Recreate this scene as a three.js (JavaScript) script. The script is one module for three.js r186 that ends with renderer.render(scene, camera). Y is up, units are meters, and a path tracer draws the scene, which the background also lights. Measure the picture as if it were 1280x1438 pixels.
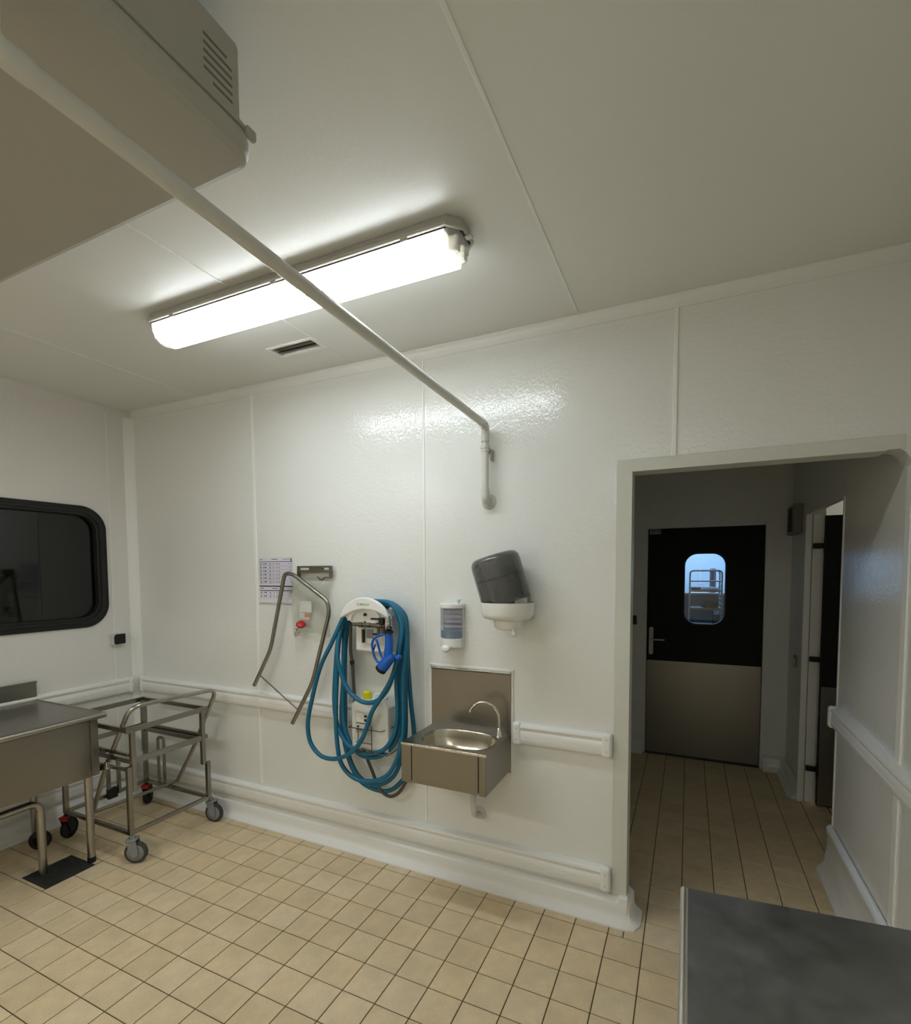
import * as THREE from 'three';
import { RoundedBoxGeometry } from 'three/addons/geometries/RoundedBoxGeometry.js';
import { mergeGeometries, toCreasedNormals } from 'three/addons/utils/BufferGeometryUtils.js';
import { RectAreaLightUniformsLib } from 'three/addons/lights/RectAreaLightUniformsLib.js';

// ------------------------------------------------------------------ camera, light, exposure
RectAreaLightUniformsLib.init();
const scene = new THREE.Scene();
scene.background = new THREE.Color(0x000000);
const W = 1280, H = 1438, F = 705.347, CY = 840.58;
const camera = new THREE.PerspectiveCamera(2 * Math.atan(CY / F) * 180 / Math.PI, W / (2 * CY), 0.02, 50);
camera.setViewOffset(W, 2 * CY, 0, 0, W, H);
camera.rotation.order = 'YXZ';
camera.rotation.set(-0.0545812, 0.434883, -0.00444377);
camera.position.set(3.7226, 1.6387, 2.3795);
camera.updateProjectionMatrix(); camera.updateMatrixWorld(true);
scene.add(camera);
const renderer = new THREE.WebGLRenderer();
renderer.toneMapping = THREE.LinearToneMapping;
renderer.toneMappingExposure = 0.95;
renderer.shadowMap.enabled = true;

const LAMP = { x0: 1.46, x1: 3.03, z: 0.775, nits: 38, side: 4.5, color: 0xecf8ff };
const LAMP2 = { x0: 2.66, x1: 4.23, z: 4.0, nits: 38, side: 7, color: 0xf3fbf6 };
const LAMP3 = { x0: 0.25, x1: 1.82, z: 3.3, nits: 78, side: 10, color: 0xfcf8f2 };
const KITCHEN = { nits: 13, color: 0x62b8ff };
const SIDE = { nits: 11, color: 0xfff3df };
function areaLight(w, h, nits, color, pos, target) {
  const l = new THREE.RectAreaLight(color, nits, w, h);
  l.position.set(...pos); l.lookAt(...target); l.castShadow = true; scene.add(l); return l;
}

// ------------------------------------------------------------------ helpers
let seed = 12345;
const rnd = () => { seed = (seed * 1664525 + 1013904223) >>> 0; return seed / 4294967296; };
const V = (x, y, z) => new THREE.Vector3(x, y, z);
const PI = Math.PI;
const used = {};
function numbered(n) { if (!(n in used)) { used[n] = 0; return n; } used[n]++; return n + '_' + String(used[n]).padStart(3, '0'); }
function plainGeo(g) {
  g = g.index ? g.toNonIndexed() : g;
  for (const k of Object.keys(g.attributes)) if (!['position', 'normal', 'uv'].includes(k)) g.deleteAttribute(k);
  if (!g.attributes.normal) g.computeVertexNormals();
  return g;
}
function uvMetres(g) {
  const p = g.attributes.position, n = g.attributes.normal, uv = new Float32Array(p.count * 2);
  for (let i = 0; i < p.count; i++) {
    const ax = Math.abs(n.getX(i)), ay = Math.abs(n.getY(i)), az = Math.abs(n.getZ(i));
    let u, v;
    if (ay >= ax && ay >= az) { u = p.getX(i); v = p.getZ(i); } else if (ax >= az) { u = p.getZ(i); v = p.getY(i); } else { u = p.getX(i); v = p.getY(i); }
    uv[i * 2] = u; uv[i * 2 + 1] = v;
  }
  g.setAttribute('uv', new THREE.BufferAttribute(uv, 2));
  return g;
}
function join(list) { return mergeGeometries(list.flat().map(plainGeo)); }
function mesh(name, geo, mat, keepUV) {
  let g = Array.isArray(geo) ? join(geo) : geo;
  if (!keepUV) g = uvMetres(plainGeo(g));
  const m = new THREE.Mesh(g, mat); m.name = name; m.castShadow = m.receiveShadow = true; return m;
}
function thing(name, label, category, pos = [0, 0, 0], group) {
  const o = new THREE.Group(); o.name = numbered(name); o.position.set(...pos); o.userData = { label, category };
  if (group) o.userData.group = group;
  scene.add(o); return o;
}
function struct(name, label, pos = [0, 0, 0]) {
  const o = new THREE.Group(); o.name = name; o.position.set(...pos); o.userData = { label, category: 'room', kind: 'structure' };
  o.userData.category = name.split('_')[0]; scene.add(o); return o;
}
// adds a part whose geometry is given in world coordinates: parent's position is taken off
function part(parent, name, geo, mat, label, keepUV) {
  const m = mesh(name, geo, mat, keepUV);
  let ox = 0, oy = 0, oz = 0; for (let p = parent; p && p !== scene; p = p.parent) { ox += p.position.x; oy += p.position.y; oz += p.position.z; }
  m.geometry.translate(-ox, -oy, -oz);
  if (label) m.userData.label = label;
  parent.add(m); return m;
}
const box = (x0, x1, y0, y1, z0, z1) => new THREE.BoxGeometry(x1 - x0, y1 - y0, z1 - z0).translate((x0 + x1) / 2, (y0 + y1) / 2, (z0 + z1) / 2);
const rbox = (x0, x1, y0, y1, z0, z1, r = 0.004, s = 2) => new RoundedBoxGeometry(x1 - x0, y1 - y0, z1 - z0, s, Math.min(r, (x1 - x0) / 2.01, (y1 - y0) / 2.01, (z1 - z0) / 2.01)).translate((x0 + x1) / 2, (y0 + y1) / 2, (z0 + z1) / 2);
function cyl(a, b, r0, r1 = r0, seg = 20) {
  const A = V(...a), B = V(...b), d = B.clone().sub(A), L = d.length();
  const g = new THREE.CylinderGeometry(r1, r0, L, seg);
  g.applyQuaternion(new THREE.Quaternion().setFromUnitVectors(V(0, 1, 0), d.normalize()));
  const c = A.add(B).multiplyScalar(0.5); return g.translate(c.x, c.y, c.z);
}
// rectangular bar between two points
function bar(a, b, w, h = w) {
  const A = V(...a), B = V(...b), d = B.clone().sub(A), L = d.length();
  const z = d.clone().normalize(), up = Math.abs(z.y) > 0.9 ? V(1, 0, 0) : V(0, 1, 0), x = up.clone().cross(z).normalize(), y = z.clone().cross(x);
  const g = new RoundedBoxGeometry(w, h, L, 1, Math.min(w, h) * 0.15);
  g.applyMatrix4(new THREE.Matrix4().makeBasis(x, y, z)); const c = A.add(B).multiplyScalar(0.5); return g.translate(c.x, c.y, c.z);
}
function fillet(pts, rad, n = 6) {
  const P = pts.map((p) => V(...p)), out = [P[0]];
  for (let i = 1; i < P.length - 1; i++) {
    const a = P[i - 1].clone().sub(P[i]), b = P[i + 1].clone().sub(P[i]), r = Math.min(rad, a.length() * 0.49, b.length() * 0.49);
    a.normalize().multiplyScalar(r).add(P[i]); b.normalize().multiplyScalar(r).add(P[i]);
    for (let k = 0; k <= n; k++) { const t = k / n; out.push(a.clone().multiplyScalar((1 - t) * (1 - t)).addScaledVector(P[i], 2 * t * (1 - t)).addScaledVector(b, t * t)); }
  }
  out.push(P[P.length - 1]); return out;
}
const spline = (pts, n, closed = false) => new THREE.CatmullRomCurve3(pts.map((p) => V(...p)), closed, 'centripetal').getPoints(n);
function sweep(P, r, radial = 10, closed = false) {
  const n = P.length, pos = [], nor = [], idx = [], T = [];
  for (let i = 0; i < n; i++) {
    const a = closed ? P[(i - 1 + n) % n] : P[Math.max(0, i - 1)], b = closed ? P[(i + 1) % n] : P[Math.min(n - 1, i + 1)];
    T.push(b.clone().sub(a).normalize());
  }
  let N = Math.abs(T[0].y) > 0.9 ? V(1, 0, 0) : V(0, 1, 0); N.addScaledVector(T[0], -N.dot(T[0])).normalize();
  for (let i = 0; i < n; i++) {
    N.addScaledVector(T[i], -N.dot(T[i])).normalize();
    const B = T[i].clone().cross(N), rr = typeof r === 'function' ? r(i / (n - 1)) : r;
    for (let k = 0; k < radial; k++) {
      const t = k / radial * 2 * PI, d = N.clone().multiplyScalar(Math.cos(t)).addScaledVector(B, Math.sin(t));
      pos.push(P[i].x + d.x * rr, P[i].y + d.y * rr, P[i].z + d.z * rr); nor.push(d.x, d.y, d.z);
    }
  }
  const rows = closed ? n : n - 1;
  for (let i = 0; i < rows; i++) for (let k = 0; k < radial; k++) {
    const a = i * radial + k, b = i * radial + (k + 1) % radial, c = ((i + 1) % n) * radial + k, d = ((i + 1) % n) * radial + (k + 1) % radial;
    idx.push(a, b, c, b, d, c);
  }
  if (!closed) for (const e of [0, n - 1]) {
    const s = e ? 1 : -1, c0 = pos.length / 3; pos.push(P[e].x, P[e].y, P[e].z); nor.push(T[e].x * s, T[e].y * s, T[e].z * s);
    for (let k = 0; k < radial; k++) { const q = (e * radial + k) * 3; pos.push(pos[q], pos[q + 1], pos[q + 2]); nor.push(T[e].x * s, T[e].y * s, T[e].z * s); }
    for (let k = 0; k < radial; k++) { const a = c0 + 1 + k, b = c0 + 1 + (k + 1) % radial; e ? idx.push(c0, a, b) : idx.push(c0, b, a); }
  }
  const g = new THREE.BufferGeometry();
  g.setAttribute('position', new THREE.Float32BufferAttribute(pos, 3)); g.setAttribute('normal', new THREE.Float32BufferAttribute(nor, 3));
  g.setAttribute('uv', new THREE.Float32BufferAttribute(new Float32Array(pos.length / 3 * 2), 2)); g.setIndex(idx); return g;
}
const pipe = (pts, r, rad = 0.03, radial = 12) => sweep(fillet(pts, rad), r, radial);
// a moulding: profile (u off the wall, v up) carried along a path in x, z; outward is to the left of (dx, dz) turned to (-dz, dx)
function moulding(profile, path, y0 = 0) {
  const n = path.length, rings = [];
  for (let i = 0; i < n; i++) {
    const nm = (a, b) => { const dx = b[0] - a[0], dz = b[1] - a[1], l = Math.hypot(dx, dz); return [-dz / l, dx / l]; };
    let a = i ? nm(path[i - 1], path[i]) : nm(path[0], path[1]), b = i < n - 1 ? nm(path[i], path[i + 1]) : a;
    let mx = a[0] + b[0], mz = a[1] + b[1]; const l = Math.hypot(mx, mz); mx /= l; mz /= l; const k = 1 / Math.max(0.35, mx * a[0] + mz * a[1]);
    rings.push(profile.map(([u, v]) => [path[i][0] + mx * u * k, y0 + v, path[i][1] + mz * u * k]));
  }
  const pos = [], tri = (a, b, c) => pos.push(...a, ...b, ...c), m = profile.length;
  for (let i = 0; i < n - 1; i++) for (let j = 0; j < m; j++) { const q = (j + 1) % m; tri(rings[i][j], rings[i + 1][j], rings[i][q]); tri(rings[i][q], rings[i + 1][j], rings[i + 1][q]); }
  const f = THREE.ShapeUtils.triangulateShape(profile.map(([u, v]) => new THREE.Vector2(u, v)), []);
  for (const [a, b, c] of f) { tri(rings[0][a], rings[0][b], rings[0][c]); tri(rings[n - 1][a], rings[n - 1][c], rings[n - 1][b]); }
  let g = new THREE.BufferGeometry(); g.setAttribute('position', new THREE.Float32BufferAttribute(pos, 3)); g.computeVertexNormals();
  return toCreasedNormals(g, 0.7);
}
function roundRect(s, x0, x1, y0, y1, r) {
  s.moveTo(x0 + r, y0); s.lineTo(x1 - r, y0); s.absarc(x1 - r, y0 + r, r, -PI / 2, 0); s.lineTo(x1, y1 - r); s.absarc(x1 - r, y1 - r, r, 0, PI / 2);
  s.lineTo(x0 + r, y1); s.absarc(x0 + r, y1 - r, r, PI / 2, PI); s.lineTo(x0, y0 + r); s.absarc(x0 + r, y0 + r, r, PI, 1.5 * PI); return s;
}
const rr = (x0, x1, y0, y1, r, P = THREE.Shape) => roundRect(new P(), x0, x1, y0, y1, r);
const ext = (shape, depth, bevel = 0, curve = 10) => new THREE.ExtrudeGeometry(shape, { depth, bevelEnabled: bevel > 0, bevelSize: bevel, bevelThickness: bevel, bevelSegments: 2, curveSegments: curve });
// shape drawn in (z, y), extruded along x from x0 to x1: mirrored so that shape x = world z
const extX = (shape, x0, x1, bevel = 0, curve = 10) => ext(shape, x1 - x0 - 2 * bevel, bevel, curve).rotateY(-PI / 2).translate(x1 - bevel, 0, 0);
const extZ = (shape, z0, z1, bevel = 0, curve = 10) => ext(shape, z1 - z0 - 2 * bevel, bevel, curve).translate(0, 0, z0 + bevel);
// shape drawn in (x, z), extruded along y
const extY = (shape, y0, y1, bevel = 0, curve = 10) => ext(shape, y1 - y0 - 2 * bevel, bevel, curve).rotateX(PI / 2).translate(0, y1 - bevel, 0);
const lathe = (pts, seg = 28) => new THREE.LatheGeometry(pts.map(([r, y]) => new THREE.Vector2(r, y)), seg);

// ------------------------------------------------------------------ textures
function grid(n) { const a = new Float32Array(n * n); for (let i = 0; i < a.length; i++) a[i] = rnd(); return a; }
function noiseField(size, octaves) {           // octaves: [cells x, cells y, weight]; periodic
  const out = new Float32Array(size * size); let tw = 0;
  for (const [cx, cy, w] of octaves) {
    const g = new Float32Array(cx * cy); for (let i = 0; i < g.length; i++) g[i] = rnd(); tw += w;
    for (let y = 0; y < size; y++) for (let x = 0; x < size; x++) {
      const fx = x / size * cx, fy = y / size * cy, ix = Math.floor(fx), iy = Math.floor(fy); let u = fx - ix, v = fy - iy; u = u * u * (3 - 2 * u); v = v * v * (3 - 2 * v);
      const a = g[(iy % cy) * cx + ix % cx], b = g[(iy % cy) * cx + (ix + 1) % cx], c = g[((iy + 1) % cy) * cx + ix % cx], d = g[((iy + 1) % cy) * cx + (ix + 1) % cx];
      out[y * size + x] += w * ((a * (1 - u) + b * u) * (1 - v) + (c * (1 - u) + d * u) * v);
    }
  }
  for (let i = 0; i < out.length; i++) out[i] /= tw; return out;
}
function dataTex(field, size, metres, fn, srgb) {
  const d = new Uint8Array(size * size * 4);
  for (let i = 0; i < size * size; i++) { const c = fn(field[i], i); d[i * 4] = c[0]; d[i * 4 + 1] = c[1]; d[i * 4 + 2] = c[2]; d[i * 4 + 3] = 255; }
  const t = new THREE.DataTexture(d, size, size); t.wrapS = t.wrapT = THREE.RepeatWrapping; t.magFilter = THREE.LinearFilter; t.minFilter = THREE.LinearMipmapLinearFilter; t.generateMipmaps = true;
  t.repeat.set(1 / metres, 1 / metres); if (srgb) t.colorSpace = THREE.SRGBColorSpace; t.needsUpdate = true; return t;
}
const g1 = (v) => { const k = Math.max(0, Math.min(255, Math.round(v * 255))); return [k, k, k]; };
const peel = noiseField(512, [[128, 128, 1], [64, 64, 0.9], [24, 24, 0.5]]);
const wallBump = dataTex(peel, 512, 0.8, (v) => g1(v));
const clay = noiseField(512, [[7, 7, 1], [20, 20, 0.7], [90, 90, 0.5], [256, 256, 0.7]]);
const clayMap = dataTex(clay, 512, 0.62, (v) => { const k = 0.91 + 0.16 * v; return [Math.min(255, 230 * k), Math.min(255, 210 * k), Math.min(255, 174 * k)]; }, true);
const clayBump = dataTex(clay, 512, 0.62, (v) => g1(v));
const clayRough = dataTex(clay, 512, 0.9, (v) => g1(0.35 + 0.35 * v));
const smud = noiseField(512, [[6, 6, 1], [14, 14, 0.8], [34, 34, 0.6], [90, 90, 0.4]]);
const smudgeRough = dataTex(smud, 512, 0.9, (v) => g1(0.26 + 0.26 * v));
const smudgeMap = dataTex(smud, 512, 0.9, (v) => { const k = 1.0 + 0.22 * (v - 0.3); return [142 * k, 144 * k, 146 * k].map((x) => Math.min(255, x)); }, true);
const galvMap = dataTex(smud, 512, 0.35, (v) => { const k = 0.45 + 0.8 * v; return [58 * k, 60 * k, 56 * k]; }, true);

// ------------------------------------------------------------------ materials
const std = (o) => new THREE.MeshStandardMaterial(o), phy = (o) => new THREE.MeshPhysicalMaterial(o);
const M = {
  wall: std({ color: 0xecede8, roughness: 0.16, bumpMap: wallBump, bumpScale: 0.0010 }),
  wallWarm: std({ color: 0xeceae5, roughness: 0.24, bumpMap: wallBump, bumpScale: 0.0008 }),
  ceiling: std({ color: 0xecede8, roughness: 0.33, bumpMap: wallBump, bumpScale: 0.0003 }),
  corridor: std({ color: 0xecede8, roughness: 0.3, bumpMap: wallBump, bumpScale: 0.0006 }),
  trim: std({ color: 0xd9dad0, roughness: 0.4 }),
  caulk: std({ color: 0xf4f5f0, roughness: 0.35 }),
  plastic: std({ color: 0xf2f2ee, roughness: 0.34 }),
  plasticGrey: std({ color: 0xcfcfc8, roughness: 0.4 }),
  unit: std({ color: 0xb2b0a6, roughness: 0.5 }),
  slot: std({ color: 0x7d7a6e, roughness: 0.8 }),
  pvc: std({ color: 0xd4d4cc, roughness: 0.38 }),
  grout: std({ color: 0x574832, roughness: 0.95 }),
  tile: [0xffffff, 0xfbfaf7, 0xf6f4ef, 0xfefbf6].map((c) => std({ color: c, map: clayMap, roughness: 1, roughnessMap: clayRough, bumpMap: clayBump, bumpScale: 0.0006 })),
  steel: std({ color: 0x918e87, metalness: 1, roughness: 0.3 }),
  steelPlain: std({ color: 0xaeaba4, metalness: 1, roughness: 0.28 }),
  rim: std({ color: 0xd9d7d1, metalness: 1, roughness: 0.34 }),
  steelTube: std({ color: 0x93908a, metalness: 1, roughness: 0.26 }),
  steelDark: std({ color: 0x7e786d, metalness: 1, roughness: 0.32 }),
  chrome: std({ color: 0xd8d6d0, metalness: 1, roughness: 0.1 }),
  bowl: std({ color: 0xc9c3b4, metalness: 1, roughness: 0.22 }),
  tableTop: std({ color: 0xffffff, map: smudgeMap, metalness: 1, roughness: 1, roughnessMap: smudgeRough }),
  galv: std({ color: 0xffffff, map: galvMap, roughness: 0.75, metalness: 0.2 }),
  black: std({ color: 0x121110, roughness: 0.5 }),
  rubber: std({ color: 0x0b0b0a, roughness: 0.55 }),
  blackDoor: std({ color: 0x020203, roughness: 0.75, }),
  darkRoom: std({ color: 0xecede8, roughness: 0.3 }),
  glass: phy({ color: 0xffffff, transmission: 1, roughness: 0.03, thickness: 0, ior: 1.5 }),
  tinted: phy({ color: 0x9aa09a, transmission: 1, roughness: 0.03, thickness: 0, ior: 1.5 }),
  smoke: phy({ color: 0x9b9b98, transmission: 0.8, roughness: 0.06, thickness: 0, ior: 1.5 }),
  clear: phy({ color: 0xdfe0ea, transmission: 0.8, roughness: 0.12, thickness: 0, ior: 1.45 }),
  film: phy({ color: 0xf6f7f4, transmission: 0.92, roughness: 0.1, thickness: 0, ior: 1.45 }),
  soap: std({ color: 0x5f93a6, roughness: 0.15 }),
  hose: std({ color: 0x0b6a8b, roughness: 0.42 }),
  gun: std({ color: 0x065fc4, roughness: 0.4 }),
  braid: std({ color: 0x5a554d, roughness: 0.5, metalness: 0.4 }),
  yellow: std({ color: 0xe3d51f, roughness: 0.4 }),
  can: std({ color: 0xe3e4dd, roughness: 0.42 }),
  paperW: std({ color: 0xe8e6e2, roughness: 0.8 }),
  red: std({ color: 0xb01420, roughness: 0.4 }),
  redDark: std({ color: 0x8e2228, roughness: 0.5 }),
  castorGrey: std({ color: 0x8b8d8d, roughness: 0.5 }),
  tyre: std({ color: 0x3b3c3e, roughness: 0.6 }),
  wire: std({ color: 0x6d6455, metalness: 0.8, roughness: 0.4 }),
  kick: std({ color: 0x918e87, metalness: 1, roughness: 0.36 }),
  glow: std({ color: 0xffffff, emissive: 0xfffcf6, emissiveIntensity: 3, roughness: 0.4 }),
  lampCover: phy({ color: 0xffffff, emissive: 0xfffcf6, emissiveIntensity: 5, transmission: 0.8, roughness: 0.08, thickness: 0, ior: 1.4 }),
  coverEnd: phy({ color: 0xf2f1ea, transmission: 0.7, roughness: 0.2, thickness: 0, ior: 1.45 }),
  housing: std({ color: 0xbab6ad, roughness: 0.5 }),
  kitchenWall: std({ color: 0xdfe3e6, roughness: 0.5 }),
  cloth: std({ color: 0x09090b, roughness: 0.9 }),
  counter: std({ color: 0x30343f, roughness: 0.5 }),
  greyGood: std({ color: 0x6f6a70, roughness: 0.6 }),
  darkBox: std({ color: 0x2a2924, roughness: 0.6 }),
  sensor: std({ color: 0x8a887a, roughness: 0.5 }),
};

// ------------------------------------------------------------------ room shell
const HC = 2.80, XR = 4.45, ZB = 5.2, ZF = -2.37, JX = 3.485, JT = 2.078, T = 0.1;
const wallBack = struct('wall_back', 'white gelcoat panelled wall with the sink and hose');
{
  const seams = [0, 1.215, 2.435, 3.655, XR];
  for (let i = 0; i < 4; i++) {
    const a = seams[i], b = seams[i + 1]; let s = new THREE.Shape();
    if (i < 2) { s.moveTo(a, 0); s.lineTo(b, 0); s.lineTo(b, HC); s.lineTo(a, HC); }
    else if (i === 2) { s.moveTo(a, 0); s.lineTo(JX - 0.004, 0); s.lineTo(JX - 0.004, JT + 0.004); s.lineTo(b, JT + 0.004); s.lineTo(b, HC); s.lineTo(a, HC); }
    else { s.moveTo(a, JT + 0.004); s.lineTo(b - 0.06, JT + 0.004); s.absarc(b - 0.055, JT - 0.05, 0.054, PI / 2, 0, true); s.lineTo(b, JT - 0.05); s.lineTo(b, HC); s.lineTo(a, HC); }
    part(wallBack, 'panel', extZ(s, -T, 0), M.wall);
  }
  // raised joint strips
  for (const [x, y0, y1, w] of [[1.215, 0.26, 2.745, 0.019], [2.435, 0.26, 2.745, 0.012], [3.655, JT + 0.05, 2.745, 0.019]])
    part(wallBack, 'joint_strip', rbox(x - w / 2, x + w / 2, y0, y1, -0.004, w * 0.32, 0.003), M.caulk);
  // cove along the ceiling
  part(wallBack, 'cove', moulding([[0, -0.055], [0.003, -0.055], [0.004, -0.03], [0.008, -0.012], [0.016, -0.003], [0.016, 0], [0, 0]], [[0.03, 0], [XR, 0]], HC), M.wall);
}
const doorTrim = struct('trim_1', 'pale flat lining around the doorless opening');
{
  part(doorTrim, 'jamb', join([rbox(3.42, JX + 0.003, 0.115, JT + 0.052, -0.001, 0.006, 0.002), rbox(JX - 0.004, JX + 0.003, 0.1, JT, -T - 0.004, 0.005, 0.002)]), M.trim);
  part(doorTrim, 'header', join([rbox(3.42, XR - 0.02, JT, JT + 0.052, -0.001, 0.0055, 0.002), rbox(JX, XR - 0.07, JT - 0.003, JT + 0.004, -T - 0.004, 0.005, 0.002)]), M.trim);
}
const wallLeft = struct('wall_left', 'white wall with the dark internal window');
{
  const s = new THREE.Shape(); s.moveTo(0, 0); s.lineTo(ZB, 0); s.lineTo(ZB, HC); s.lineTo(0, HC);
  s.holes.push(rr(0.225, 1.50, 1.295, 2.06, 0.13, THREE.Path));
  part(wallLeft, 'panel', extX(s, -T, 0, 0, 14), M.wallWarm);
  part(wallLeft, 'joint_strip', rbox(-0.003, 0.0022, 0.26, 2.76, 0.163, 0.169, 0.001), M.caulk);
  part(wallLeft, 'corner_strip', extY((() => { const c = new THREE.Shape(); c.moveTo(0, 0); c.lineTo(0.05, 0); c.quadraticCurveTo(0.012, 0.012, 0, 0.05); return c; })(), 0.1, 2.755, 0, 6), M.caulk);
}
const win = struct('window_1', 'dark internal window with black rubber gasket');
{
  const s = rr(0.205, 1.52, 1.272, 2.084, 0.155); s.holes.push(rr(0.262, 1.463, 1.33, 2.03, 0.115, THREE.Path));
  part(win, 'gasket', extX(s, -0.045, 0.016, 0.005, 14), M.rubber);
  const s2 = rr(0.232, 1.493, 1.30, 2.057, 0.13); s2.holes.push(rr(0.245, 1.48, 1.313, 2.045, 0.12, THREE.Path));
  part(win, 'gasket_bead', extX(s2, 0.012, 0.024, 0.003, 14), M.black);
  part(win, 'pane', extX(rr(0.25, 1.475, 1.318, 2.04, 0.12), -0.03, -0.025, 0, 14), M.tinted);
}
const dark = struct('wall_neighbour', 'unlit room behind the internal window');
part(dark, 'shell', join([box(-4.2, -4.1, 0, HC, -3.1, 2.6), box(-4.1, -T, 0, HC, -3.1, -3), box(-4.1, -T, 0, HC, 2.5, 2.6), box(-4.1, -T, HC, HC + 0.1, -3.1, 2.6), box(-4.1, -T, -0.1, 0, -3.1, 2.6), box(-T - 0.1, -T, 0, HC, -3.1, -T)]), M.darkRoom);

const wallRight = struct('wall_right', 'white side wall running on into the dim corridor');
part(wallRight, 'panel', box(XR, XR + T, 0, HC, -0.86, ZB), M.wall);
part(wallRight, 'joint_strip', rbox(XR - 0.006, XR + 0.002, 0.27, JT - 0.06, -0.02, 0.03, 0.003), M.caulk);
part(wallRight, 'corner_strip', rbox(XR - 0.004, XR + T + 0.004, 0.1, 2.02, -0.872, -0.85, 0.006), M.caulk);
const wallFront = struct('wall_front', 'plain white wall behind the viewpoint');
part(wallFront, 'panel', box(-T, XR + T, 0, HC, ZB, ZB + T), M.wallWarm);

const ceiling = struct('ceiling', 'white glossy panel ceiling');
{
  const xs = [-T, 0.757, 2.0, 3.245, XR + T];
  for (let i = 0; i < 4; i++) {
    const s = new THREE.Shape(), g = 0.0015; s.moveTo(xs[i] + g, -T); s.lineTo(xs[i + 1] - g, -T); s.lineTo(xs[i + 1] - g, ZB + T); s.lineTo(xs[i] + g, ZB + T);
    if (i === 1) { const h = new THREE.Path(); h.moveTo(1.715, 0.255); h.lineTo(1.99, 0.255); h.lineTo(1.99, 0.347); h.lineTo(1.715, 0.347); s.holes.push(h); }
    part(ceiling, 'panel', extY(s, HC, HC + 0.08), M.ceiling);
  }
  for (const x of [0.757, 2.0, 3.245]) part(ceiling, 'joint_strip', rbox(x - (x > 3 ? 0.006 : 0.003), x + (x > 3 ? 0.006 : 0.003), HC - 0.004, HC + 0.02, 0.03, ZB, 0.002), M.caulk);
}
// ceiling above the joints, closed
part(ceiling, 'backing', box(-T, XR + T, HC + 0.081, HC + 0.14, -T, ZB + T), M.darkBox);

// corridor
const corr = struct('wall_corridor', 'dim corridor walls beyond the opening');
part(corr, 'left_wall', box(2.5, 2.6, 0, 2.7, ZF, -T), M.corridor);
{
  const s = new THREE.Shape(); s.moveTo(2.5, 0); s.lineTo(3.385, 0); s.lineTo(3.385, 2.012); s.lineTo(4.285, 2.012); s.lineTo(4.285, 0); s.lineTo(4.56, 0); s.lineTo(4.56, 2.7); s.lineTo(2.5, 2.7);
  part(corr, 'end_wall', extZ(s, ZF - 0.08, ZF), M.corridor);
}
part(corr, 'side_wall', box(4.46, 4.56, 0, 2.7, ZF, -1.83), M.corridor);
part(corr, 'lintel', box(4.455, 4.485, 2.018, 2.7, -1.83, -0.86), M.corridor);
part(corr, 'corridor_ceiling', box(2.5, 4.56, 2.7, 2.8, ZF - 0.08, -T), M.corridor);
part(corr, 'back_of_wall', box(2.5, XR, JT + 0.1, 2.7, -T - 0.01, -T), M.corridor);

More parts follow.
